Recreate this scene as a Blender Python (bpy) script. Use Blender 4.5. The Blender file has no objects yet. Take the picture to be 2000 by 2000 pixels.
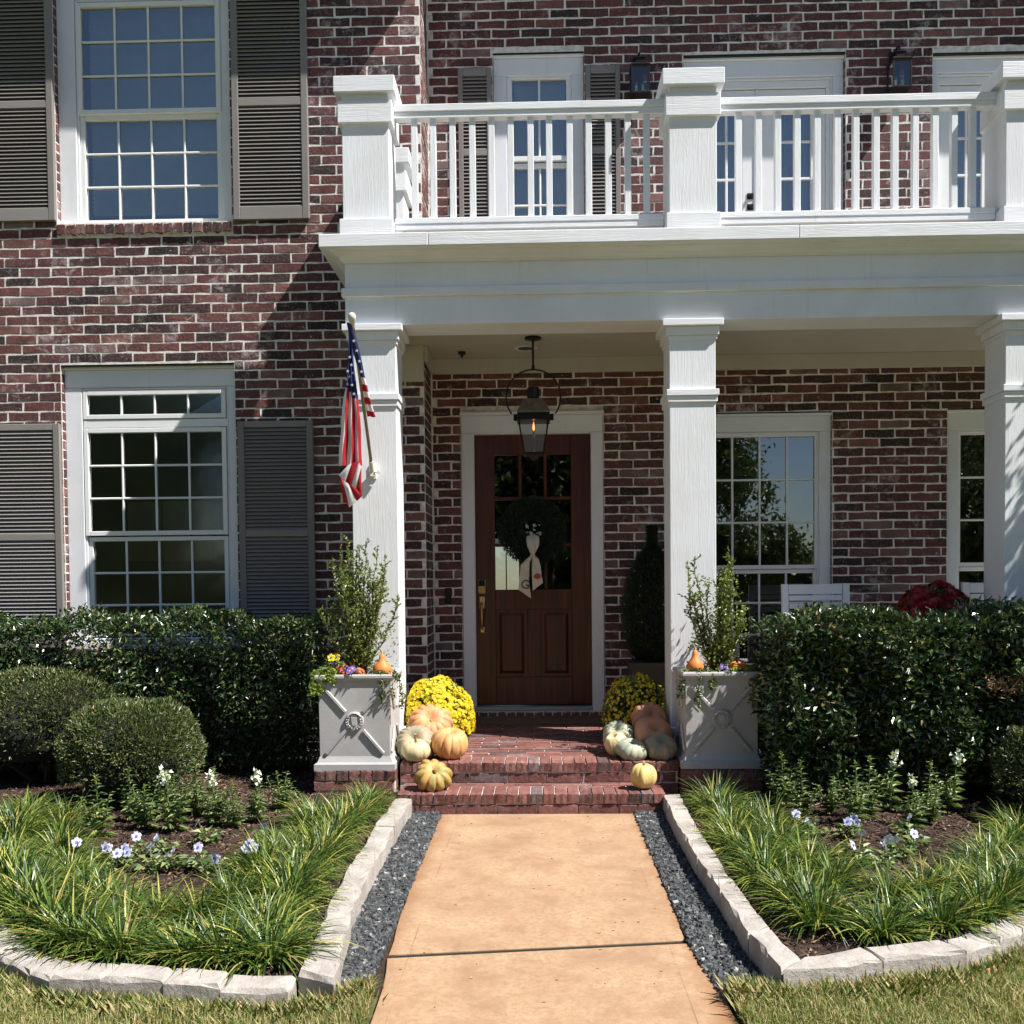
import bpy, math, random
import numpy as np
from mathutils import Vector, Matrix, Euler

random.seed(7)
rng = np.random.default_rng(11)
C = bpy.context.scene.collection
scene = bpy.context.scene

# ------------------------------------------------------------------ camera, world, sun, exposure
cam_d = bpy.data.cameras.new("camera")
cam = bpy.data.objects.new("camera", cam_d)
C.objects.link(cam)
scene.camera = cam
F_PX = 1950.0
cam_d.sensor_width = 36.0
cam_d.lens = 36.0 * F_PX / 2000.0
cam_d.clip_start, cam_d.clip_end = 0.05, 2000.0
cam_d.shift_y = 206.0 / 2000.0
th, ps, ro = math.radians(1.8), math.radians(1.47), 0.0095
fwd = Vector((-math.sin(ps) * math.cos(th), math.cos(ps) * math.cos(th), -math.sin(th)))
right = Vector((math.cos(ps), math.sin(ps), 0))
down = fwd.cross(right)
r2 = math.cos(ro) * right + math.sin(ro) * down
d2 = -math.sin(ro) * right + math.cos(ro) * down
cam.matrix_world = Matrix(((r2.x, -d2.x, -fwd.x, 0), (r2.y, -d2.y, -fwd.y, 0), (r2.z, -d2.z, -fwd.z, 1.46), (0, 0, 0, 1)))

SUN = Vector((2.3, -1.0, 3.4)).normalized()
world = bpy.data.worlds.new("World")
scene.world = world
world.use_nodes = True
wn = world.node_tree
bg = wn.nodes["Background"]
sky = wn.nodes.new("ShaderNodeTexSky")
sky.sky_type = 'NISHITA'
sky.sun_disc = False
sky.sun_elevation = math.asin(SUN.z)
sky.sun_rotation = math.atan2(SUN.x, SUN.y)
sky.air_density, sky.dust_density, sky.ozone_density = 1.0, 0.2, 2.5
bg.inputs[1].default_value = 0.05
wn.links.new(sky.outputs[0], bg.inputs[0])
sun_d = bpy.data.lights.new("sun", 'SUN')
sun_d.energy = 5.0
sun_d.angle = math.radians(0.5)
sun_d.color = (1.0, 0.965, 0.915)
sun = bpy.data.objects.new("sun", sun_d)
C.objects.link(sun)
sun.rotation_euler = SUN.to_track_quat('Z', 'Y').to_euler()
sun.location = SUN * 30
scene.view_settings.view_transform = 'Standard'
scene.view_settings.look = 'None'
scene.view_settings.exposure = 0.88
scene.view_settings.gamma = 1.0
scene.view_settings.use_curve_mapping = False
scene.cycles.max_bounces = 8
scene.cycles.transparent_max_bounces = 12

# ------------------------------------------------------------------ node helpers and materials
def new_mat(name):
    m = bpy.data.materials.new(name)
    m.use_nodes = True
    nt = m.node_tree
    return m, nt, nt.nodes["Principled BSDF"]

def N(nt, typ, **kw):
    n = nt.nodes.new(typ)
    for k, v in kw.items():
        setattr(n, k, v)
    return n

def L(nt, a, b):
    nt.links.new(a, b)

def coords(nt, scale=(1, 1, 1), rot=(0, 0, 0), obj=False):
    g = N(nt, "ShaderNodeTexCoord") if obj else N(nt, "ShaderNodeNewGeometry")
    mp = N(nt, "ShaderNodeMapping")
    mp.inputs["Scale"].default_value = scale
    mp.inputs["Rotation"].default_value = rot
    L(nt, g.outputs["Object" if obj else "Position"], mp.inputs[0])
    return mp.outputs[0]

def noise(nt, vec, scale, detail=4, rough=0.55, dist=0.0):
    n = N(nt, "ShaderNodeTexNoise")
    n.inputs["Scale"].default_value = scale
    n.inputs["Detail"].default_value = detail
    n.inputs["Roughness"].default_value = rough
    n.inputs["Distortion"].default_value = dist
    L(nt, vec, n.inputs["Vector"])
    return n.outputs[0]

def ramp(nt, fac, stops, interp='LINEAR'):
    r = N(nt, "ShaderNodeValToRGB")
    r.color_ramp.interpolation = interp
    els = r.color_ramp.elements
    while len(els) < len(stops):
        els.new(0.5)
    for e, (p, c) in zip(els, stops):
        e.position = p
        e.color = (*c, 1) if len(c) == 3 else c
    L(nt, fac, r.inputs[0])
    return r.outputs[0]

def mixc(nt, fac, a, b, mode='MIX'):
    m = N(nt, "ShaderNodeMix", data_type='RGBA', blend_type=mode)
    for sock, v in ((m.inputs[0], fac), (m.inputs[6], a), (m.inputs[7], b)):
        if hasattr(v, "is_linked") or hasattr(v, "links"):
            L(nt, v, sock)
        elif isinstance(v, tuple):
            sock.default_value = (*v, 1) if len(v) == 3 else v
        else:
            sock.default_value = v
    return m.outputs[2]

def bump(nt, h, strength, dist, bsdf):
    b = N(nt, "ShaderNodeBump")
    b.inputs["Strength"].default_value = strength
    b.inputs["Distance"].default_value = dist
    L(nt, h, b.inputs["Height"])
    L(nt, b.outputs[0], bsdf.inputs["Normal"])

def plain(name, col, rough=0.5, metal=0.0, var=0.08, scale=12, bmp=0.1, bd=0.002):
    m, nt, b = new_mat(name)
    v = coords(nt)
    n = noise(nt, v, scale)
    lo = tuple(max(0, c * (1 - var)) for c in col)
    hi = tuple(min(1, c * (1 + var)) for c in col)
    L(nt, ramp(nt, n, [(0.3, lo), (0.7, hi)]), b.inputs["Base Color"])
    b.inputs["Roughness"].default_value = rough
    b.inputs["Metallic"].default_value = metal
    if bmp:
        bump(nt, noise(nt, v, scale * 8), bmp, bd, b)
    return m

def painted_wood(name, col, axis='Z', rough=0.55, grain=0.5):
    """white paint over rough sawn boards: grain runs along axis"""
    m, nt, b = new_mat(name)
    sc = {'Z': (60, 60, 2.2), 'X': (2.2, 60, 60), 'Y': (60, 2.2, 60)}[axis]
    v = coords(nt, sc)
    g1 = noise(nt, v, 1.0, 5, 0.6, 1.4)
    sc2 = {'Z': (14, 14, 1.1), 'X': (1.1, 14, 14), 'Y': (14, 1.1, 14)}[axis]
    w = N(nt, "ShaderNodeTexNoise")
    w.inputs["Scale"].default_value = 1.0
    w.inputs["Detail"].default_value = 2
    w.inputs["Distortion"].default_value = 2.0
    L(nt, coords(nt, sc2), w.inputs["Vector"])
    ring = N(nt, "ShaderNodeMath", operation='MULTIPLY'); ring.inputs[1].default_value = 44
    L(nt, w.outputs[0], ring.inputs[0])
    sn = N(nt, "ShaderNodeMath", operation='SINE'); L(nt, ring.outputs[0], sn.inputs[0])
    ad = N(nt, "ShaderNodeMath", operation='MULTIPLY_ADD'); ad.inputs[1].default_value = 0.11
    L(nt, sn.outputs[0], ad.inputs[0]); L(nt, g1, ad.inputs[2])
    dirt = noise(nt, coords(nt), 2.3, 6, 0.65)
    c0 = mixc(nt, ramp(nt, dirt, [(0.42, (0, 0, 0)), (0.72, (0.7, 0.7, 0.7))]), col, tuple(c * k for c, k in zip(col, (0.86, 0.84, 0.80))))
    stz = noise(nt, coords(nt, (22, 22, 1.5)), 1.0, 4, 0.7)
    c0 = mixc(nt, ramp(nt, stz, [(0.60, (0, 0, 0)), (0.78, (0.45, 0.45, 0.45))]), c0, tuple(c * k for c, k in zip(col, (0.72, 0.69, 0.63))))
    c1 = mixc(nt, ramp(nt, g1, [(0.2, (0.4, 0.4, 0.4)), (0.42, (0, 0, 0))]), c0, tuple(c * 0.9 for c in col))
    L(nt, c1, b.inputs["Base Color"])
    b.inputs["Roughness"].default_value = rough
    bump(nt, ad.outputs[0], grain, 0.006, b)
    return m

def brick_mat(name, stops, island=False, smear=0.35):
    m, nt, b = new_mat(name)
    v = coords(nt)
    if island:
        g = N(nt, "ShaderNodeNewGeometry"); rnd = g.outputs["Random Per Island"]
    else:
        g = N(nt, "ShaderNodeObjectInfo"); rnd = g.outputs["Random"]
    base = ramp(nt, rnd, stops)
    base = mixc(nt, ramp(nt, noise(nt, v, 0.9, 4, 0.6), [(0.35, (0, 0, 0)), (0.65, (0.55, 0.55, 0.55))]), base, mixc(nt, 1.0, base, (1.5, 1.42, 1.40), 'MULTIPLY'))
    n1 = noise(nt, v, 9, 5, 0.65)
    base = mixc(nt, ramp(nt, n1, [(0.35, (0, 0, 0)), (0.7, (0.75, 0.75, 0.75))]), base, mixc(nt, 1.0, base, (0.38, 0.34, 0.34), 'MULTIPLY'))
    n2 = noise(nt, v, 46, 4, 0.7)
    base = mixc(nt, ramp(nt, n2, [(0.5, (0, 0, 0)), (0.75, (0.5, 0.5, 0.5))]), base, (0.30, 0.17, 0.14))
    # lime smears: a few bricks carry much, most little
    n3 = noise(nt, v, 16, 6, 0.72, 0.6)
    n4 = noise(nt, v, 2.6, 3, 0.6)
    mul = N(nt, "ShaderNodeMath", operation='MULTIPLY'); L(nt, n3, mul.inputs[0]); L(nt, n4, mul.inputs[1])
    msk = ramp(nt, mul.outputs[0], [(0.30, (0, 0, 0)), (0.42, (smear * 2, smear * 2, smear * 2))])
    base = mixc(nt, msk, base, (0.46, 0.40, 0.39))
    n5 = noise(nt, v, 34, 4, 0.6, 1.2)
    base = mixc(nt, ramp(nt, n5, [(0.66, (0, 0, 0)), (0.72, (smear * 2.2, smear * 2.2, smear * 2.2))]), base, (0.62, 0.56, 0.53))
    L(nt, base, b.inputs["Base Color"])
    b.inputs["Roughness"].default_value = 0.85
    h = N(nt, "ShaderNodeMath", operation='ADD'); L(nt, noise(nt, v, 60, 6, 0.7), h.inputs[0]); L(nt, noise(nt, v, 18, 3), h.inputs[1])
    bump(nt, h.outputs[0], 0.7, 0.0022 if island else 0.008, b)
    return m

WALL_STOPS = [(0.0, (0.020, 0.015, 0.016)), (0.12, (0.044, 0.022, 0.022)), (0.36, (0.086, 0.031, 0.031)), (0.60, (0.132, 0.043, 0.039)),
              (0.78, (0.098, 0.040, 0.040)), (0.91, (0.200, 0.082, 0.070)), (1.0, (0.18, 0.13, 0.125))]
PAVE_STOPS = [(0.0, (0.085, 0.048, 0.045)), (0.2, (0.16, 0.062, 0.052)), (0.6, (0.21, 0.080, 0.064)), (0.85, (0.25, 0.11, 0.09)), (1.0, (0.14, 0.11, 0.11))]
M = {}
M['brick'] = brick_mat("wall_brick", WALL_STOPS)
M['brick_i'] = brick_mat("wall_brick_islands", WALL_STOPS, True)
M['pave'] = brick_mat("paving_brick", PAVE_STOPS, smear=0.12)
M['pave_i'] = brick_mat("paving_brick_islands", PAVE_STOPS, True, 0.12)
m, nt, b = new_mat("mortar"); v = coords(nt)
L(nt, ramp(nt, noise(nt, v, 20, 5), [(0.26, (0.42, 0.39, 0.35)), (0.45, (0.68, 0.64, 0.59)), (0.6, (0.80, 0.77, 0.72))]), b.inputs["Base Color"])
b.inputs["Roughness"].default_value = 0.95; bump(nt, noise(nt, v, 90, 5, 0.7), 0.8, 0.006, b); M['mortar'] = m
M['step_mortar'] = plain('dull_step_mortar', (0.52, 0.48, 0.43), 0.95, var=.3, scale=18, bmp=.6)
WHITE = (0.775, 0.79, 0.815)
M['white_v'] = painted_wood("white_paint_upright_boards", WHITE, 'Z', grain=0.28)
M['white_h'] = painted_wood("white_paint_level_boards", WHITE, 'X', grain=0.25)
M['white_y'] = painted_wood("white_paint_side_boards", WHITE, 'Y', grain=0.3)
M['white_s'] = painted_wood("white_paint_smooth", (0.755, 0.77, 0.80), 'X', 0.4, 0.05)
M['white_sv'] = painted_wood("white_paint_casing", (0.735, 0.75, 0.785), 'Z', 0.42, 0.06)
M['sash'] = plain("window_sash_white", (0.78, 0.78, 0.77), 0.35, var=0.03, bmp=0.03)
M['shutter'] = painted_wood("taupe_shutter_paint", (0.215, 0.195, 0.185), 'Z', 0.6, 0.15)
M['slat'] = painted_wood("taupe_slat_paint", (0.245, 0.225, 0.213), 'X', 0.55, 0.1)
M['gap_shade'] = plain('shutter_gap_shade', (0.055, 0.05, 0.048), 0.9, bmp=0)  # taupe darkened so the gaps between slats look shaded
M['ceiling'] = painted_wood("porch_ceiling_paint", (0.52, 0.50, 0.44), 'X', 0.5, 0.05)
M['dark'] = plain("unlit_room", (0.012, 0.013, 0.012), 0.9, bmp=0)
M['metal'] = plain("black_lantern_metal", (0.022, 0.018, 0.016), 0.35, 0.7, 0.2, 30, 0.05)
M['bronze'] = plain("aged_bronze", (0.050, 0.040, 0.036), 0.35, 0.85, 0.3, 40, 0.05)
M['brass'] = plain("brass", (0.55, 0.36, 0.13), 0.28, 0.95, 0.15, 30, 0.03)
M['roofing'] = plain("roof_shingle", (0.09, 0.085, 0.08), 0.9, bmp=0.5)

def glass_mat(name, body, refl=0.55, rough=0.01, trans=0.0, wavy=0.04):
    """old double glazing: mirror layer over a tinted, mostly see-through body"""
    m = bpy.data.materials.new(name); m.use_nodes = True
    nt = m.node_tree; nt.nodes.clear()
    out = N(nt, "ShaderNodeOutputMaterial")
    g = N(nt, "ShaderNodeBsdfGlossy"); g.inputs["Roughness"].default_value = rough
    g.inputs["Color"].default_value = (0.95, 0.97, 1, 1)
    t = N(nt, "ShaderNodeBsdfTransparent"); t.inputs["Color"].default_value = (*body, 1)
    fr = N(nt, "ShaderNodeFresnel"); fr.inputs["IOR"].default_value = 1.9
    mu = N(nt, "ShaderNodeMath", operation='MULTIPLY_ADD'); mu.inputs[1].default_value = 1.0; mu.inputs[2].default_value = refl
    L(nt, fr.outputs[0], mu.inputs[0])
    mx = N(nt, "ShaderNodeMixShader"); L(nt, mu.outputs[0], mx.inputs[0]); L(nt, t.outputs[0], mx.inputs[1]); L(nt, g.outputs[0], mx.inputs[2])
    bp = N(nt, "ShaderNodeBump"); bp.inputs["Strength"].default_value = wavy; bp.inputs["Distance"].default_value = 0.01
    L(nt, noise(nt, coords(nt), 3.0, 2), bp.inputs["Height"]); L(nt, bp.outputs[0], g.inputs["Normal"])
    L(nt, mx.outputs[0], out.inputs[0])
    return m

M['glass'] = glass_mat("window_glass", (0.60, 0.64, 0.60), 0.16)
M['glass_soft'] = glass_mat("screened_lower_glass", (0.60, 0.64, 0.60), 0.10, 0.10, wavy=0.15)
M['glass_door'] = glass_mat("door_glass", (0.60, 0.64, 0.60), 0.05)
M['glass_up'] = glass_mat("screened_window_glass", (0.92, 0.97, 0.95), 0.19)
M['glass_lamp'] = glass_mat("lantern_glass", (0.85, 0.87, 0.86), 0.02)
M['blind'] = plain("window_blind", (0.68, 0.76, 0.76), 0.7, var=0.05, bmp=0)
M['curtain'] = plain("pale_curtain", (0.55, 0.60, 0.66), 0.8, var=0.08, bmp=0)

def leaf_mat(name, stops, rough=0.35, trans=0.2, spec=0.5):
    m, nt, b = new_mat(name)
    g = N(nt, "ShaderNodeNewGeometry")
    col = ramp(nt, g.outputs["Random Per Island"], stops)
    L(nt, col, b.inputs["Base Color"])
    b.inputs["Roughness"].default_value = rough
    b.inputs["Specular IOR Level"].default_value = spec
    if trans:
        t = N(nt, "ShaderNodeBsdfTranslucent")
        L(nt, mixc(nt, 1.0, col, (1.0, 1.15, 0.55), 'MULTIPLY'), t.inputs[0])
        mx = N(nt, "ShaderNodeMixShader"); mx.inputs[0].default_value = trans
        L(nt, b.outputs[0], mx.inputs[1]); L(nt, t.outputs[0], mx.inputs[2])
        L(nt, mx.outputs[0], nt.nodes["Material Output"].inputs[0])
    return m

M['holly'] = leaf_mat("glossy_hedge_leaf", [(0, (0.014, 0.032, 0.010)), (0.45, (0.032, 0.066, 0.018)), (0.8, (0.068, 0.115, 0.030)), (0.95, (0.16, 0.19, 0.055)), (1, (0.26, 0.19, 0.09))], 0.30, 0.07, 0.85)
M['ball'] = leaf_mat("clipped_shrub_leaf", [(0, (0.036, 0.064, 0.020)), (0.5, (0.088, 0.125, 0.038)), (0.82, (0.17, 0.20, 0.068)), (0.95, (0.28, 0.26, 0.12)), (1, (0.38, 0.28, 0.16))], 0.36, 0.15)
M['boxleaf'] = leaf_mat("young_shrub_leaf", [(0, (0.07, 0.11, 0.03)), (0.5, (0.17, 0.22, 0.055)), (0.85, (0.33, 0.37, 0.11)), (1, (0.50, 0.50, 0.22))], 0.32, 0.3)
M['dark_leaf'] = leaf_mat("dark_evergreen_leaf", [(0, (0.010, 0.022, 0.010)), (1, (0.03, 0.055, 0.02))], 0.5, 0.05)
M['liriope'] = leaf_mat("strap_leaf", [(0, (0.018, 0.048, 0.012)), (0.30, (0.048, 0.100, 0.020)), (0.58, (0.105, 0.170, 0.030)), (0.80, (0.20, 0.26, 0.045)), (0.92, (0.42, 0.41, 0.08)), (0.97, (0.50, 0.40, 0.14)), (1, (0.30, 0.18, 0.09))], 0.36, 0.22)
M['grass'] = leaf_mat("lawn_blade", [(0, (0.08, 0.13, 0.03)), (0.4, (0.20, 0.25, 0.06)), (0.65, (0.40, 0.37, 0.13)), (0.9, (0.60, 0.47, 0.27)), (1, (0.50, 0.33, 0.18))], 0.55, 0.3)
M['vine'] = leaf_mat("trailing_vine_leaf", [(0, (0.14, 0.20, 0.03)), (0.6, (0.28, 0.36, 0.05)), (1, (0.42, 0.45, 0.10))], 0.4, 0.3)
M['ivy'] = leaf_mat("ivy_leaf", [(0, (0.06, 0.10, 0.03)), (0.6, (0.14, 0.18, 0.06)), (1, (0.36, 0.38, 0.2))], 0.4, 0.2)
M['herb'] = leaf_mat("bedding_plant_leaf", [(0, (0.07, 0.12, 0.04)), (0.6, (0.16, 0.23, 0.075)), (1, (0.36, 0.40, 0.16))], 0.45, 0.2)
M['tree'] = leaf_mat("tree_leaf", [(0, (0.04, 0.07, 0.02)), (0.6, (0.09, 0.13, 0.04)), (1, (0.18, 0.22, 0.07))], 0.5, 0.15)
M['yellow'] = leaf_mat("yellow_petal", [(0, (0.80, 0.52, 0.01)), (0.4, (0.90, 0.70, 0.015)), (1, (0.95, 0.82, 0.06))], 0.6, 0.15)
M['yellow_heart'] = plain("flower_heart", (0.65, 0.38, 0.03), 0.8, bmp=0)
M['redpetal'] = leaf_mat("dark_red_petal", [(0, (0.16, 0.006, 0.008)), (1, (0.45, 0.02, 0.025))], 0.5, 0.15)
M['whitepetal'] = leaf_mat("cream_petal", [(0, (0.75, 0.78, 0.62)), (1, (0.88, 0.88, 0.80))], 0.6, 0.2)
M['lilac'] = leaf_mat("lilac_petal", [(0, (0.42, 0.42, 0.80)), (0.6, (0.62, 0.64, 0.88)), (1, (0.82, 0.84, 0.92))], 0.6, 0.2)
M['violet'] = leaf_mat("violet_petal", [(0, (0.06, 0.03, 0.22)), (1, (0.20, 0.12, 0.5))], 0.6, 0.1)
M['twig'] = plain("twig_bark", (0.10, 0.075, 0.05), 0.9)
M['core'] = plain("shade_and_joint_dark", (0.012, 0.014, 0.009), 1.0, bmp=0)  # near-black: shade inside foliage put into the colour; also fills the slab joint
M['stem'] = plain("green_stem", (0.13, 0.17, 0.05), 0.6, bmp=0)

m, nt, b = new_mat("tan_concrete"); v = coords(nt)
big = noise(nt, v, 3.2, 9, 0.72); fine = noise(nt, v, 140, 5, 0.75)
col = ramp(nt, big, [(0.36, (0.290, 0.175, 0.098)), (0.5, (0.395, 0.255, 0.150)), (0.64, (0.475, 0.320, 0.198))])
mid_ = noise(nt, v, 42, 5, 0.7)
col = mixc(nt, ramp(nt, mid_, [(0.46, (0, 0, 0)), (0.64, (0.8, 0.8, 0.8))]), col, (0.30, 0.18, 0.10))
col = mixc(nt, ramp(nt, fine, [(0.34, (0.9, 0.9, 0.9)), (0.52, (0, 0, 0))]), col, (0.33, 0.19, 0.10))
sp = noise(nt, v, 330, 2, 0.6)
col = mixc(nt, ramp(nt, sp, [(0.62, (0, 0, 0)), (0.72, (0.7, 0.7, 0.7))]), col, (0.56, 0.42, 0.29))
st = noise(nt, v, 5.5, 6, 0.75, 0.8)
col = mixc(nt, ramp(nt, st, [(0.54, (0, 0, 0)), (0.74, (0.8, 0.8, 0.8))]), col, (0.27, 0.155, 0.085))
sep = N(nt, "ShaderNodeSeparateXYZ"); L(nt, v, sep.inputs[0])
ax = N(nt, "ShaderNodeMath", operation='ABSOLUTE'); L(nt, sep.outputs[0], ax.inputs[0])
tl = N(nt, "ShaderNodeMath", operation='SUBTRACT'); tl.inputs[1].default_value = 0.515; L(nt, ax.outputs[0], tl.inputs[0])
ta = N(nt, "ShaderNodeMath", operation='ABSOLUTE'); L(nt, tl.outputs[0], ta.inputs[0])
tm = N(nt, "ShaderNodeMath", operation='MULTIPLY'); L(nt, ramp(nt, ta.outputs[0], [(0.0, (0.7, 0.7, 0.7)), (0.0035, (0, 0, 0))]), tm.inputs[0]); L(nt, ramp(nt, noise(nt, v, 1.7, 3), [(0.45, (0, 0, 0)), (0.6, (1, 1, 1))]), tm.inputs[1])
col = mixc(nt, tm.outputs[0], col, (0.16, 0.085, 0.04))
nz = N(nt, "ShaderNodeMath", operation='MULTIPLY_ADD'); nz.inputs[1].default_value = 0.16
L(nt, noise(nt, v, 7, 5, 0.7), nz.inputs[0]); L(nt, ax.outputs[0], nz.inputs[2])
col = mixc(nt, ramp(nt, nz.outputs[0], [(0.63, (0, 0, 0)), (0.70, (0.85, 0.85, 0.85))]), col, (0.27, 0.13, 0.055))
L(nt, col, b.inputs["Base Color"]); b.inputs["Roughness"].default_value = 0.9
bump(nt, fine, 0.45, 0.003, b); M['path'] = m

m, nt, b = new_mat("limestone"); v = coords(nt)
col = ramp(nt, noise(nt, v, 7, 6, 0.65), [(0.3, (0.30, 0.265, 0.235)), (0.55, (0.44, 0.395, 0.355)), (0.75, (0.54, 0.495, 0.455))])
rust = noise(nt, v, 6.3, 5, 0.7, 0.5)
col = mixc(nt, ramp(nt, rust, [(0.64, (0, 0, 0)), (0.76, (0.7, 0.7, 0.7))]), col, (0.42, 0.24, 0.12))
col = mixc(nt, ramp(nt, noise(nt, v, 70, 4, 0.7), [(0.35, (0.45, 0.45, 0.45)), (0.5, (0, 0, 0))]), col, (0.34, 0.31, 0.27))
L(nt, col, b.inputs["Base Color"]); b.inputs["Roughness"].default_value = 0.92
bump(nt, noise(nt, v, 38, 7, 0.7), 0.9, 0.010, b); M['stone'] = m

def rnd_mat(name, stops, rough=0.8, bmp=0.3, sc=60):
    m, nt, b = new_mat(name)
    g = N(nt, "ShaderNodeNewGeometry")
    L(nt, ramp(nt, g.outputs["Random Per Island"], stops), b.inputs["Base Color"])
    b.inputs["Roughness"].default_value = rough
    bump(nt, noise(nt, coords(nt), sc, 4), bmp, 0.004, b)
    return m
M['gravel'] = rnd_mat("slate_gravel", [(0, (0.028, 0.030, 0.032)), (0.6, (0.066, 0.069, 0.073)), (0.97, (0.13, 0.132, 0.135)), (1, (0.42, 0.40, 0.37))], 0.75)
M['chip'] = rnd_mat("mulch_chip", [(0, (0.020, 0.010, 0.007)), (0.5, (0.060, 0.030, 0.018)), (0.85, (0.12, 0.065, 0.040)), (1, (0.26, 0.17, 0.11))], 0.9)
m, nt, b = new_mat("mulch_soil"); v = coords(nt)
L(nt, ramp(nt, noise(nt, v, 40, 6, 0.7), [(0.3, (0.018, 0.010, 0.007)), (0.7, (0.075, 0.04, 0.025))]), b.inputs["Base Color"])
b.inputs["Roughness"].default_value = 1.0; bump(nt, noise(nt, v, 45, 6, 0.75), 1.0, 0.02, b); M['soil'] = m
m, nt, b = new_mat("lawn_ground"); v = coords(nt)
L(nt, ramp(nt, noise(nt, v, 14, 6, 0.7), [(0.3, (0.06, 0.07, 0.02)), (0.5, (0.13, 0.14, 0.045)), (0.7, (0.24, 0.20, 0.09))]), b.inputs["Base Color"])
b.inputs["Roughness"].default_value = 1.0; bump(nt, noise(nt, v, 60, 6, 0.75), 1.0, 0.02, b); M['lawn'] = m

# ------------------------------------------------------------------ mesh helpers
def put(o, parent=None):
    C.objects.link(o)
    if parent is not None:
        o.parent = parent
        if parent.type == 'EMPTY':
            o.matrix_parent_inverse = Matrix.Translation(-parent.location)
    return o

def mats_of(mats):
    return [M[x] if isinstance(x, str) else x for x in (mats if isinstance(mats, (list, tuple)) else [mats])]

def np_mesh(name, V, F, mats, mi=None, smooth=False):
    V = np.asarray(V, dtype=np.float32); F = np.asarray(F, dtype=np.int32)
    me = bpy.data.meshes.new(name)
    n, k = F.shape
    me.vertices.add(len(V)); me.vertices.foreach_set("co", V.ravel())
    me.loops.add(n * k); me.loops.foreach_set("vertex_index", F.ravel())
    me.polygons.add(n)
    me.polygons.foreach_set("loop_start", np.arange(0, n * k, k, dtype=np.int32))
    for mm in mats_of(mats):
        me.materials.append(mm)
    if mi is not None:
        me.polygons.foreach_set("material_index", np.asarray(mi, dtype=np.int32))
    me.polygons.foreach_set("use_smooth", np.full(n, bool(smooth)))
    me.update(calc_edges=True)
    return me

def stuff(name, V, F, mats, parent=None, mi=None, smooth=False, top=False):
    o = put(bpy.data.objects.new(name, np_mesh(name, V, F, mats, mi, smooth)), parent)
    o["kind"] = "stuff"
    return o

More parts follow.
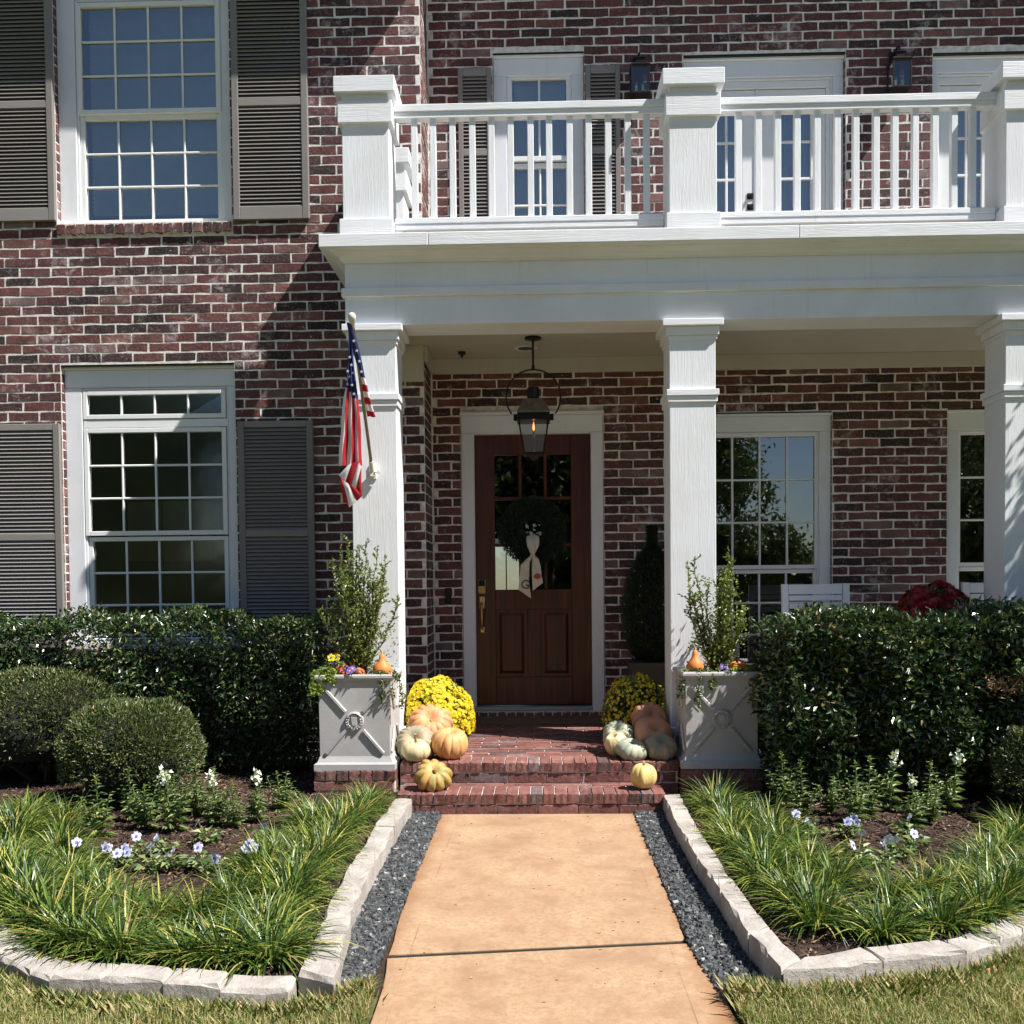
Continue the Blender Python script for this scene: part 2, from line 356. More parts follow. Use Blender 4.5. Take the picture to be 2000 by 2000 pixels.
class MB:
    def __init__(s):
        s.v, s.f, s.m = [], [], []
    def add(s, vs, fs, m=0):
        k = len(s.v); s.v += [tuple(p) for p in vs]
        s.f += [tuple(i + k for i in f) for f in fs]; s.m += [m] * len(fs)
        return s
    def quad(s, pts, m=0):
        return s.add(pts, [tuple(range(len(pts)))], m)
    def box(s, x0, x1, y0, y1, z0, z1, c=0.0, m=0):
        if c <= 0:
            vs = [(x, y, z) for x in (x0, x1) for y in (y0, y1) for z in (z0, z1)]
            fs = [(0, 1, 3, 2), (4, 6, 7, 5), (0, 4, 5, 1), (2, 3, 7, 6), (0, 2, 6, 4), (1, 5, 7, 3)]
            return s.add(vs, fs, m)
        bm_c = ((x0 + x1) / 2, (y0 + y1) / 2, (z0 + z1) / 2)
        h = ((x1 - x0) / 2, (y1 - y0) / 2, (z1 - z0) / 2)
        c = min(c, min(h) * 0.9)
        vs, idx = [], {}
        for sx in (-1, 1):
            for sy in (-1, 1):
                for sz in (-1, 1):
                    for a in range(3):
                        d = [h[0] - c, h[1] - c, h[2] - c]; d[a] = h[a]
                        idx[(sx, sy, sz, a)] = len(vs)
                        vs.append((bm_c[0] + sx * d[0], bm_c[1] + sy * d[1], bm_c[2] + sz * d[2]))
        fs = []
        for sg in (-1, 1):
            for a in range(3):
                u, w = [(1, 2), (2, 0), (0, 1)][a]
                q = []
                for su, sw in ((-1, -1), (1, -1), (1, 1), (-1, 1)):
                    k = [0, 0, 0]; k[a] = sg; k[u] = su; k[w] = sw
                    q.append(idx[(*k, a)])
                fs.append(tuple(q if sg > 0 else q[::-1]))
        for a in range(3):
            u, w = [(1, 2), (2, 0), (0, 1)][a]
            for su in (-1, 1):
                for sw in (-1, 1):
                    k0 = [0, 0, 0]; k0[a] = -1; k0[u] = su; k0[w] = sw
                    k1 = list(k0); k1[a] = 1
                    q = (idx[(*k0, u)], idx[(*k1, u)], idx[(*k1, w)], idx[(*k0, w)])
                    fs.append(q if su * sw < 0 else q[::-1])
        for sx in (-1, 1):
            for sy in (-1, 1):
                for sz in (-1, 1):
                    q = (idx[(sx, sy, sz, 0)], idx[(sx, sy, sz, 1)], idx[(sx, sy, sz, 2)])
                    fs.append(q if sx * sy * sz > 0 else q[::-1])
        return s.add(vs, fs, m)
    def tube(s, p0, p1, r0, r1=None, n=8, m=0, caps=True):
        r1 = r0 if r1 is None else r1
        p0, p1 = Vector(p0), Vector(p1)
        d = (p1 - p0).normalized()
        a = d.orthogonal().normalized(); b_ = d.cross(a)
        vs = []
        for p, r in ((p0, r0), (p1, r1)):
            for i in range(n):
                t = 2 * math.pi * i / n
                vs.append(p + a * (r * math.cos(t)) + b_ * (r * math.sin(t)))
        fs = [(i, (i + 1) % n, n + (i + 1) % n, n + i) for i in range(n)]
        if caps:
            fs += [tuple(range(n))[::-1], tuple(range(n, 2 * n))]
        return s.add(vs, fs, m)
    def path(s, pts, r, n=6, m=0, closed=False):
        P = [Vector(p) for p in pts]; k = len(P); vs = []
        rr = r if isinstance(r, (list, tuple)) else [r] * k
        ref = None
        for i in range(k):
            d = (P[(i + 1) % k] - P[i - 1]) if closed else (P[min(i + 1, k - 1)] - P[max(i - 1, 0)])
            d.normalize()
            a = d.orthogonal().normalized() if ref is None else (ref - d * ref.dot(d)).normalized()
            ref = a; b_ = d.cross(a)
            vs += [P[i] + a * (rr[i] * math.cos(2 * math.pi * j / n)) + b_ * (rr[i] * math.sin(2 * math.pi * j / n)) for j in range(n)]
        fs = []
        for i in range(k if closed else k - 1):
            i2 = (i + 1) % k
            fs += [(i * n + j, i * n + (j + 1) % n, i2 * n + (j + 1) % n, i2 * n + j) for j in range(n)]
        if not closed:
            fs += [tuple(range(n))[::-1], tuple(range((k - 1) * n, k * n))]
        return s.add(vs, fs, m)
    def lathe(s, prof, cx=0, cy=0, n=24, m=0):
        vs = []
        for r, z in prof:
            vs += [(cx + r * math.cos(2 * math.pi * j / n), cy + r * math.sin(2 * math.pi * j / n), z) for j in range(n)]
        fs = []
        for i in range(len(prof) - 1):
            fs += [(i * n + j, i * n + (j + 1) % n, (i + 1) * n + (j + 1) % n, (i + 1) * n + j) for j in range(n)]
        fs += [tuple(range(n))[::-1], tuple(range((len(prof) - 1) * n, len(prof) * n))]
        return s.add(vs, fs, m)
    def sqloft(s, prof, cx, cy, m=0):
        """square rings: prof of (half width x, half width y, z)"""
        vs = []
        for hx, hy, z in prof:
            vs += [(cx - hx, cy - hy, z), (cx + hx, cy - hy, z), (cx + hx, cy + hy, z), (cx - hx, cy + hy, z)]
        fs = []
        for i in range(len(prof) - 1):
            fs += [(i * 4 + j, i * 4 + (j + 1) % 4, (i + 1) * 4 + (j + 1) % 4, (i + 1) * 4 + j) for j in range(4)]
        fs += [(3, 2, 1, 0), tuple(range((len(prof) - 1) * 4, len(prof) * 4))]
        return s.add(vs, fs, m)
    def mesh(s, name, mats, smooth=False):
        me = bpy.data.meshes.new(name)
        me.from_pydata(s.v, [], s.f)
        for mm in mats_of(mats):
            me.materials.append(mm)
        me.polygons.foreach_set("material_index", s.m)
        if smooth:
            me.polygons.foreach_set("use_smooth", [True] * len(s.f))
        me.update()
        return me
    def build(s, name, mats, parent=None, smooth=False):
        return put(bpy.data.objects.new(name, s.mesh(name, mats, smooth)), parent)

def tag(o, label=None, cat=None, group=None, kind=None):
    if label: o["label"] = label
    if cat: o["category"] = cat
    if group: o["group"] = group
    if kind: o["kind"] = kind
    return o

def thing(name, loc, label, cat, group=None):
    o = bpy.data.objects.new(name, None)
    o.location = loc; o.empty_display_size = 0.1
    C.objects.link(o)
    return tag(o, label, cat, group)

def copy_tree(root, loc, rotz=0.0, scale=1.0, label=None, group=None):
    r = root.copy(); C.objects.link(r)
    r.location = loc; r.rotation_euler = (0, 0, rotz); r.scale = (scale,) * 3 if not isinstance(scale, tuple) else scale
    if label: r["label"] = label
    if group: r["group"] = group
    for ch in [o for o in bpy.data.objects if o.parent == root]:
        c = ch.copy(); C.objects.link(c); c.parent = r
        for g in [o for o in bpy.data.objects if o.parent == ch]:
            d = g.copy(); C.objects.link(d); d.parent = c
    return r

# ------------------------------------------------------------------ bricks
CO, PI_B, BH, BL, JT = 0.0762, 0.2555, 0.0675, 0.2470, 0.0088

def brick_shape(seed):
    """unit brick: x -0.5..0.5, z -0.5..0.5, front at y=0 reaching back to y=1; a worn, uneven face"""
    r = random.Random(seed)
    j = lambda a: r.uniform(-a, a)
    ring = [(-0.5, -0.5), (-0.17, -0.5), (0.17, -0.5), (0.5, -0.5), (0.5, 0.5), (0.17, 0.5), (-0.17, 0.5), (-0.5, 0.5)]
    jit = [(j(0.012), j(0.055)) for _ in ring]
    n = len(ring); vs = []
    for (x, z) in ring: vs.append((x, 1.0, z))
    for (x, z), (a, b_) in zip(ring, jit): vs.append((x + a, 0.05 + abs(j(0.07)), z + b_))
    for (x, z), (a, b_) in zip(ring, jit): vs.append((x * 0.980 + a, j(0.025), z * 0.87 + b_))
    fs = []
    for k in (0, 1):
        fs += [(k * n + i, k * n + (i + 1) % n, (k + 1) * n + (i + 1) % n, (k + 1) * n + i) for i in range(n)]
    fs += [(2 * n, 2 * n + 1, 2 * n + 6, 2 * n + 7), (2 * n + 1, 2 * n + 2, 2 * n + 5, 2 * n + 6), (2 * n + 2, 2 * n + 3, 2 * n + 4, 2 * n + 5)]
    return vs, fs
SHAPES = [brick_shape(100 + i) for i in range(14)]
BMESH = {}
for matname in ('brick', 'pave'):
    lst = []
    for vs, fs in SHAPES:
        mb = MB(); mb.add(vs, fs); lst.append(mb.mesh("brick", matname))
    BMESH[matname] = lst

def place_bricks(items, parent, mat, n_obj, prefer=None, proud=0.0022, rest_name="brick"):
    """items: (centre on the face plane (x,y,z), axis u (unit x dir), outward normal, length, height, depth)"""
    order = sorted(range(len(items)), key=prefer(items)) if prefer else range(len(items))
    sel = set(list(order)[:n_obj])
    V, Fq = [], []; nv = 0
    for i, (c, u, nrm, ln, ht, dp) in enumerate(items):
        u, nrm, c = Vector(u), Vector(nrm), Vector(c)
        w = nrm.cross(u)  # so that (u, -nrm, w) is the local frame
        w = (-nrm).cross(u) * -1
        k = random.randrange(14)
        out = proud + random.uniform(-0.0012, 0.0018)
        o = c + nrm * out
        R3 = Matrix((u * ln, -nrm * dp, w * ht)).transposed()
        tilt = Matrix.Rotation(random.uniform(-0.006, 0.006), 3, nrm)
        R3 = tilt @ R3
        if i in sel:
            ob = bpy.data.objects.new("brick", BMESH[mat][k])
            put(ob, parent)
            ob.matrix_basis = Matrix.Translation(o) @ R3.to_4x4()
        else:
            A = np.array(R3); vs = np.array(SHAPES[k][0]) @ A.T + np.array(o)
            V.append(vs); Fq += [tuple(a + nv for a in f) for f in SHAPES[k][1]]
            nv += len(vs)
    if V:
        np_ = np.vstack(V)
        F4 = np.array([f for f in Fq])
        o = bpy.data.objects.new(rest_name, np_mesh(rest_name, np_, F4, mat + '_i'))
        put(o, parent); o["kind"] = "stuff"

def wall_items(face, fixed, a0, a1, z0, z1, openings, phase=0.0, pitch=PI_B, sgn=1, zphase=0.0):
    """running bond on a plane. face 'Y': plane y=fixed looking to -y, a is x. face 'X': plane x=fixed looking to +x, a is y"""
    items = []
    k0 = int(math.floor((z0 - zphase) / CO))
    for k in range(k0, int(math.ceil((z1 - zphase) / CO))):
        zb = zphase + k * CO + JT / 2
        zt = zb + BH
        za, zc = max(zb, z0), min(zt, z1)
        if zc - za < 0.009: continue
        zm = (za + zc) / 2
        off = phase + (pitch / 2 if k % 2 else 0.0) + random.uniform(-0.008, 0.008)
        # free spans in this course
        spans = [(a0, a1)]
        for (x0, x1, w0, w1) in openings:
            if zc > w0 + 0.012 and za < w1 - 0.012:
                ns = []
                for s0, s1 in spans:
                    if x1 <= s0 or x0 >= s1: ns.append((s0, s1)); continue
                    if x0 > s0: ns.append((s0, x0))
                    if x1 < s1: ns.append((x1, s1))
                spans = ns
        for s0, s1 in spans:
            n0 = int(math.floor((s0 - off) / pitch))
            a = off + n0 * pitch
            cuts = []
            while a < s1:
                lo, hi = max(a + JT / 2, s0 + 0.002), min(a + pitch - JT / 2, s1 - 0.002)
                if hi - lo > 0.03: cuts.append([lo, hi])
                a += pitch
            for lo, hi in cuts:
                jl, jh = random.uniform(0, 0.004), random.uniform(0, 0.004)
                jv = random.uniform(-.0022, .0016); lo2, hi2 = lo + jl, hi - jh
                cm = (lo2 + hi2) / 2
                if face == 'Y':
                    items.append(((cm, fixed, zm + random.uniform(-0.0012, 0.0012)), (1, 0, 0), (0, -1, 0), hi2 - lo2, zc - za + jv, 0.05))
                else:
                    items.append(((fixed, cm, zm), (0, 1, 0), (1, 0, 0), hi2 - lo2, zc - za, 0.05))
    return items

def near(cx, cz, ax=0):
    def f(items):
        return lambda i: (-(items[i][3] > 0.2), (items[i][0][ax] - cx) ** 2 + (items[i][0][2] - cz) ** 2)
    return f

def sheet_with_holes(mb, y0, y1, x0, x1, z0, z1, holes, m=0):
    """solid wall between two y planes with rectangular holes, as butted boxes"""
    xs = sorted({x0, x1, *[h[0] for h in holes], *[h[1] for h in holes]})
    xs = [x for x in xs if x0 <= x <= x1]
    for a, b_ in zip(xs, xs[1:]):
        hs = sorted([(h[2], h[3]) for h in holes if h[0] < (a + b_) / 2 < h[1]])
        z = z0
        for h0, h1 in hs:
            if h0 > z: mb.box(a, b_, y0, y1, z, min(h0, z1), m=m)
            z = max(z, h1)
        if z < z1: mb.box(a, b_, y0, y1, z, z1, m=m)

# ------------------------------------------------------------------ ground and setting
WY, RY = 7.96, 8.46            # the two wall planes
g = MB(); g.quad([(-120, -120, 0), (120, -120, 0), (120, 120, 0), (-120, 120, 0)])
tag(g.build("lawn_ground", 'lawn'), kind="structure")
for pts in ([(-0.57, 1.0), (-0.575, 3.2), (-0.60, 3.58), (-0.70, 3.50), (-0.72, 3.36), (-0.846, 3.31), (-1.285, 3.35), (-1.515, 3.39), (-1.80, 3.47), (-2.00, 3.62), (-2.30, 3.89), (-2.95, 4.63), (-7, 8.6), (-7, 1.0)],
            [(0.78, 1.0), (7, 1.0), (7, 8.2), (2.9, 4.78), (2.2, 4.13), (1.89, 3.89), (1.545, 3.65), (1.215, 3.56), (0.835, 3.455), (0.80, 3.50), (0.66, 3.48), (0.66, 3.2)]):
    g = MB(); n_ = len(pts)
    g.add([(x, y, 0.038) for x, y in pts] + [(x, y, -0.02) for x, y in pts], [tuple(range(n_))] + [(i, (i + 1) % n_, n_ + (i + 1) % n_, n_ + i) for i in range(n_)])
    tag(g.build("lawn", 'lawn'), kind="structure")

pth = bpy.data.objects.new("path", None); C.objects.link(pth); pth["kind"] = "structure"
def slab(pts, top=0.018):
    mb = MB(); n = len(pts)
    cx = sum(p[0] for p in pts) / n; cy = sum(p[1] for p in pts) / n
    ins = [(p[0] + (cx - p[0]) / max(0.3, math.dist(p, (cx, cy))) * 0.012, p[1] + (cy - p[1]) / max(0.3, math.dist(p, (cx, cy))) * 0.012) for p in pts]
    vs = [(x, y, -0.05) for x, y in pts] + [(x, y, top - 0.010) for x, y in pts] + [(x, y, top) for x, y in ins]
    fs = [tuple(range(2 * n, 3 * n))]
    for k in (0, 1):
        fs += [(k * n + i, k * n + (i + 1) % n, (k + 1) * n + (i + 1) % n, (k + 1) * n + i) for i in range(n)]
    mb.add(vs, fs)
    return mb.build("slab", 'path', pth)
def edge(xs, ys, amp=0.006):
    out = []
    for i in range(len(ys) - 1):
        k = max(2, int(abs(ys[i + 1] - ys[i]) / 0.12))
        for j in range(k):
            t = j / k
            out.append((xs[i] + (xs[i + 1] - xs[i]) * t + random.uniform(-amp, amp), ys[i] + (ys[i + 1] - ys[i]) * t))
    out.append((xs[-1], ys[-1]))
    return out
slab([(x, y) for x, y in edge([0.594, 0.605, 0.645], [4.045, 5.2, 6.284])] + [(x, y) for x, y in edge([-0.64, -0.638, -0.60], [6.284, 5.0, 3.885])])
slab([(x, y) for x, y in edge([0.80, 0.665, 0.62, 0.588], [1.0, 3.2, 3.7, 3.995])] + [(x, y) for x, y in edge([-0.598, -0.575, -0.57, -0.55], [3.835, 3.55, 3.2, 1.0])])

# gravel strips
def rocks(n, xf, y0, y1, size, zf):
    cube = np.array([(x, y, z) for x in (-1, 1) for y in (-1, 1) for z in (-1, 1)], float)
    faces = np.array([(0, 1, 3, 2), (4, 6, 7, 5), (0, 4, 5, 1), (2, 3, 7, 6), (0, 2, 6, 4), (1, 5, 7, 3)])
    ys = rng.uniform(y0, y1, n); V = []
    lo, hi = xf(ys)
    xs = lo + (hi - lo) * rng.uniform(0, 1, n)
    for i in range(n):
        s = size * rng.uniform(0.45, 1.15) * np.array([1, rng.uniform(0.6, 1), rng.uniform(0.45, 0.8)]) * 0.5
        c = (cube + rng.uniform(-0.42, 0.42, cube.shape)) * s
        R = np.array(Euler(rng.uniform(0, 6.28, 3)).to_matrix())
        V.append(c @ R.T + np.array([xs[i], ys[i], zf + rng.uniform(0, 0.018)]))
    V = np.vstack(V)
    F = (faces[None] + (np.arange(n) * 8)[:, None, None]).reshape(-1, 4)
    return V, F
lx = lambda y: (np.full_like(y, -0.80) + np.clip(4.2 - y, 0, 1) * 0.10, np.full_like(y, -0.625))
rx = lambda y: (np.full_like(y, 0.60) + np.clip(3.9 - y, 0, 1) * 0.08, np.full_like(y, 0.80))
for f_, y0, y1, side in ((lx, 3.5, 6.3, "left"), (rx, 3.42, 6.3, "right")):
    bed = MB()
    ys = np.linspace(y0, y1, 20); a, b_ = f_(ys)
    for i in range(19):
        bed.quad([(a[i] - .05, ys[i], 0.006), (b_[i] + .05, ys[i], 0.006), (b_[i + 1] + .05, ys[i + 1], 0.006), (a[i + 1] - .05, ys[i + 1], 0.006)])
    tag(bed.build("gravel_bed", 'soil'), kind="structure")
    V, Fq = rocks(10500, f_, y0, y1, 0.0225, 0.008)
    o = stuff("slate_gravel", V, Fq, 'gravel')
    tag(o, "dark slate gravel strip along the %s edge of the tan walkway" % side, "gravel")

# limestone bed borders: each block is a part
def stone_block(parent, quad, z1=0.125):
    """quad: 4 plan points (counter-clockwise); a rough sawn block with worn edges"""
    z1 += random.uniform(-0.008, 0.008)
    n = 4; sub = []
    cx = sum(p[0] for p in quad) / 4; cy = sum(p[1] for p in quad) / 4
    quad = [(p[0] + (cx - p[0]) * 0.008, p[1] + (cy - p[1]) * 0.008) for p in quad]
    for i in range(4):
        a, b_ = quad[i], quad[(i + 1) % 4]
        k = max(2, int(math.dist(a, b_) / 0.06))
        for j in range(k):
            t = j / k
            w = 0.004 if j else 0.0
            sub.append((a[0] + (b_[0] - a[0]) * t + random.uniform(-w, w), a[1] + (b_[1] - a[1]) * t + random.uniform(-w, w)))
    n = len(sub); vs = []
    ins = lambda p, d: (p[0] + (cx - p[0]) / math.dist(p, (cx, cy)) * d, p[1] + (cy - p[1]) / math.dist(p, (cx, cy)) * d)
    vs += [(p[0], p[1], -0.05) for p in sub]
    vs += [(p[0] + random.uniform(-.003, .003), p[1] + random.uniform(-.003, .003), z1 - random.uniform(0.008, 0.022)) for p in sub]
    vs += [(*ins(p, random.uniform(0.008, 0.020)), z1 + random.uniform(-0.004, 0.002)) for p in sub]
    vs += [(cx, cy, z1)]
    fs = [(2 * n + i, 2 * n + (i + 1) % n, 3 * n) for i in range(n)]
    for k in (0, 1):
        fs += [(k * n + i, k * n + (i + 1) % n, (k + 1) * n + (i + 1) % n, (k + 1) * n + i) for i in range(n)]
    mb = MB(); mb.add(vs, fs)
    return mb.build("stone", 'stone', parent)

lb = thing("stone_border", (-1.2, 4.2, 0), "low white limestone block border framing the bed beside the flag column", "border")
Lx = [(-0.80, 6.235), (-0.815, 5.55), (-0.803, 4.78), (-0.79, 4.16), (-0.752, 3.80), (-0.700, 3.335)]
Li = [(-0.905, 6.245), (-0.925, 5.55), (-0.918, 4.78), (-0.895, 4.16), (-0.868, 3.85), (-0.842, 3.41)]
for i in range(5):
    stone_block(lb, [Lx[i], Li[i], Li[i + 1], Lx[i + 1]][::-1])
fr = [(-0.846, 3.285), (-1.075, 3.285), (-1.285, 3.320), (-1.515, 3.358), (-1.70, 3.372), (-1.80, 3.435), (-2.00, 3.59), (-2.30, 3.86), (-2.62, 4.2), (-2.95, 4.6)]
bk = [(-0.846, 3.405), (-1.085, 3.420), (-1.29, 3.447), (-1.50, 3.482), (-1.66, 3.520), (-1.78, 3.57), (-1.95, 3.70), (-2.18, 3.95), (-2.50, 4.32), (-2.83, 4.70)]
for i in range(9):
    stone_block(lb, [fr[i], bk[i], bk[i + 1], fr[i + 1]][::-1])
rb = thing("stone_border", (1.2, 4.2, 0), "low white limestone block border with rust stains, on the trimmed hedge side", "border")
Rx = [(0.785, 6.335), (0.768, 5.70), (0.770, 4.86), (0.785, 4.33), (0.795, 3.80), (0.832, 3.44)]
Ri = [(0.895, 6.335), (0.872, 5.70), (0.868, 4.86), (0.875, 4.33), (0.890, 3.84), (0.93, 3.56)]
for i in range(5):
    stone_block(rb, [Rx[i], Ri[i], Ri[i + 1], Rx[i + 1]])
fr = [(0.835, 3.425), (1.215, 3.53), (1.545, 3.62), (1.72, 3.735), (1.89, 3.86), (2.2, 4.1), (2.55, 4.42), (2.9, 4.75)]
bk = [(0.935, 3.55), (1.18, 3.655), (1.50, 3.735), (1.65, 3.835), (1.83, 3.965), (2.12, 4.2), (2.46, 4.52), (2.82, 4.86)]
for i in range(7):
    stone_block(rb, [fr[i], bk[i], bk[i + 1], fr[i + 1]])

# mulch beds
def mulch(poly_fn, x0, x1, y0, y1, label):
    nx, ny = int((x1 - x0) / 0.05), int((y1 - y0) / 0.05)
    xs = np.linspace(x0, x1, nx); ys = np.linspace(y0, y1, ny)
    X, Y = np.meshgrid(xs, ys)
    Z = 0.085 + 0.012 * np.sin(X * 5 + Y * 3) + rng.uniform(-0.006, 0.006, X.shape) + 0.02 * np.clip(Y - 6, 0, 1)
    V = np.stack([X, Y, Z], -1).reshape(-1, 3)
    idx = np.arange(nx * ny).reshape(ny, nx)
    F = np.stack([idx[:-1, :-1], idx[:-1, 1:], idx[1:, 1:], idx[1:, :-1]], -1).reshape(-1, 4)
    cen = V[F].mean(1)
    keep = poly_fn(cen[:, 0], cen[:, 1])
    me = np_mesh("mulch_bed", V, F[keep], 'soil')
    o = bpy.data.objects.new("mulch_bed", me); C.objects.link(o); o["kind"] = "structure"
def mulch_z(x, y):
    return 0.085 + 0.012 * np.sin(x * 5 + y * 3) + 0.02 * np.clip(y - 6, 0, 1)
inL = lambda x, y: (x < -0.86) & (y > np.interp(-x, [0.8, 1.1, 1.5, 1.7, 2.0, 2.3, 2.95, 6.0], [3.36, 3.37, 3.44, 3.48, 3.72, 4.0, 4.75, 8.0])) & ~((x > -1.49) & (y > 6.54))
inR = lambda x, y: (x > 0.84) & (y > np.interp(x, [0.8, 1.2, 1.55, 1.75, 1.9, 2.95, 6.0], [3.48, 3.60, 3.70, 3.83, 3.95, 4.90, 7.9])) & ~((x < 1.47) & (y > 6.54)) & (y < 7.06)
mulch(inL, -6, -0.85, 3.3, 7.96, "")
mulch(inR, 0.83, 6, 3.4, 7.08, "")
def chips(n, inside, x0, x1, y0, y1, side):
    P = np.stack([rng.uniform(x0, x1, n * 3), rng.uniform(y0, y1, n * 3)], -1)
    P = P[inside(P[:, 0], P[:, 1])][:n]; n = len(P)
    tet = np.array([(-1, -1, 0), (1, -1, 0.1), (1, 1, 0), (-1, 1, 0.1), (0, 0, 1.0)], float)
    Ft = np.array([(0, 1, 4), (1, 2, 4), (2, 3, 4), (3, 0, 4)])
    V = np.zeros((n, 5, 3))
    for i in range(n):
        l = rng.uniform(0.008, 0.030); w = rng.uniform(0.002, 0.006); h = rng.uniform(0.002, 0.006)
        c = (tet + rng.uniform(-0.25, 0.25, tet.shape)) * np.array([l / 2 * 1.6, w, h])
        R = np.array(Euler((rng.normal(0, 0.35), rng.normal(0, 0.35), rng.uniform(0, 6.28))).to_matrix())
        V[i] = c @ R.T + np.array([P[i, 0], P[i, 1], mulch_z(P[i, 0], P[i, 1]) + rng.uniform(0, 0.008)])
    F = (Ft[None] + (np.arange(n) * 5)[:, None, None]).reshape(-1, 3)
    o = stuff("mulch", V.reshape(-1, 3), F, 'chip')
    tag(o, "dark brown bark mulch covering the planting bed on the %s" % side, "mulch")
chips(22000, inL, -3.6, -0.87, 3.4, 7.5, "side of the flag")
chips(11000, inR, 0.85, 3.2, 3.5, 6.9, "side of the red flowers")

# ------------------------------------------------------------------ porch floor, steps, pedestals
ZF = 0.279
fz = lambda y: ZF + 0.048 * max(0, y - 6.88)
pf = bpy.data.objects.new("porch_floor", None); C.objects.link(pf); pf["kind"] = "structure"
mb = MB()
mb.add([(-1.40, 7.062, 0), (6, 7.062, 0), (6, RY + .1, 0), (-1.40, RY + .1, 0), (-1.40, 7.062, fz(7.06) - .008), (6, 7.062, fz(7.06) - .008), (6, RY + .1, fz(RY) - .004), (-1.40, RY + .1, fz(RY) - .004)],
       [(0, 1, 5, 4), (4, 5, 6, 7), (3, 0, 4, 7), (1, 2, 6, 5)])
mb.add([(-0.93, 6.64, 0), (0.925, 6.64, 0), (0.925, 7.06, 0), (-0.93, 7.06, 0), (-0.93, 6.64, ZF - .008), (0.925, 6.64, ZF - .008), (0.925, 7.06, fz(7.06) - .008), (-0.93, 7.06, fz(7.06) - .008)],
       [(0, 1, 5, 4), (4, 5, 6, 7), (0, 4, 7, 3), (1, 2, 6, 5)])
mb.build("base", 'step_mortar', pf)
its = []
r = 0; y = 6.885
while y < 8.42:
    ym = y + 0.033
    x_lo, x_hi = (-0.925, 0.92) if y < 7.05 else (-1.38, 3.4)
    x = x_lo - (PI_B / 2 if r % 2 else 0) + random.uniform(-.006, .006) - 0.06
    while x < x_hi:
        lo, hi = max(x + .004, x_lo), min(x + PI_B - .004, x_hi)
        if hi - lo > 0.04:
            its.append((((lo + hi) / 2, ym, fz(ym) - 0.004), (1, 0, 0), (0, 0, 1), hi - lo, 0.070, 0.03))
        x += PI_B
    y += CO; r += 1
place_bricks(its, pf, 'pave', 290, lambda items: (lambda i: abs(items[i][0][0] - 0.1) + (0 if items[i][0][0] < 1.9 else 9)), proud=0.006)

steps = thing("brick_steps", (0, 6.3, 0), "two red brick steps edged with upright bricks leading up to the porch", "steps")
mb = MB(); mb.box(-0.895, 0.755, 6.305, 6.66, -0.02, 0.136); mb.box(-0.92, 0.905, 6.648, 6.885, 0.13, 0.270)
mb.build("mortar_bed", 'step_mortar', steps)
its = []
RP = 0.0775
def row_x(x0, x1, y_face, z_mid, pitch, ht, dp, nrm=(0, -1, 0), off=0.0):
    x = x0 - off
    while x < x1 - 0.02:
        lo, hi = max(x + .003, x0), min(x + pitch - .003, x1)
        if hi - lo > 0.025:
            its.append((((lo + hi) / 2, y_face, z_mid), (1, 0, 0), nrm, hi - lo, ht, dp))
        x += pitch
# rowlocks: each brick one solid, front face and tread
def rowlock(parent_items, x0, x1, y0, z_top, depth=0.243, ht=0.066):
    x = x0
    while x < x1 - 0.03:
        parent_items.append((((x + x + RP) / 2, y0, z_top - ht / 2), (1, 0, 0), (0, -1, 0), RP - 0.009, ht + .001, depth))
        x += RP
rowlock(its, -0.905, 0.765, 6.292, 0.144)
rowlock(its, -0.925, 0.915, 6.632, 0.283)
row_x(-0.90, 0.76, 6.297, 0.036, PI_B + .004, 0.068, 0.08, off=0.15)
row_x(-0.925, 0.91, 6.640, 0.178, PI_B, 0.064, 0.08, off=0.05)
row_x(0.772, 0.925, 6.636, 0.105, .16, 0.066, 0.08)
row_x(0.772, 0.925, 6.636, 0.032, .09, 0.066, 0.08)
row_x(-0.93, -0.905, 6.636, 0.105, .16, 0.066, 0.08)
for k in range(2):     # flat fillers behind the rowlock of the lower step
    row_x(-0.90, 0.76, 6.575 + k * 0.05, 0.1395, PI_B, 0.042, 0.03, (0, 0, 1), off=0.07 * k + .03)
place_bricks(its, steps, 'pave', 300, None, proud=0.004)

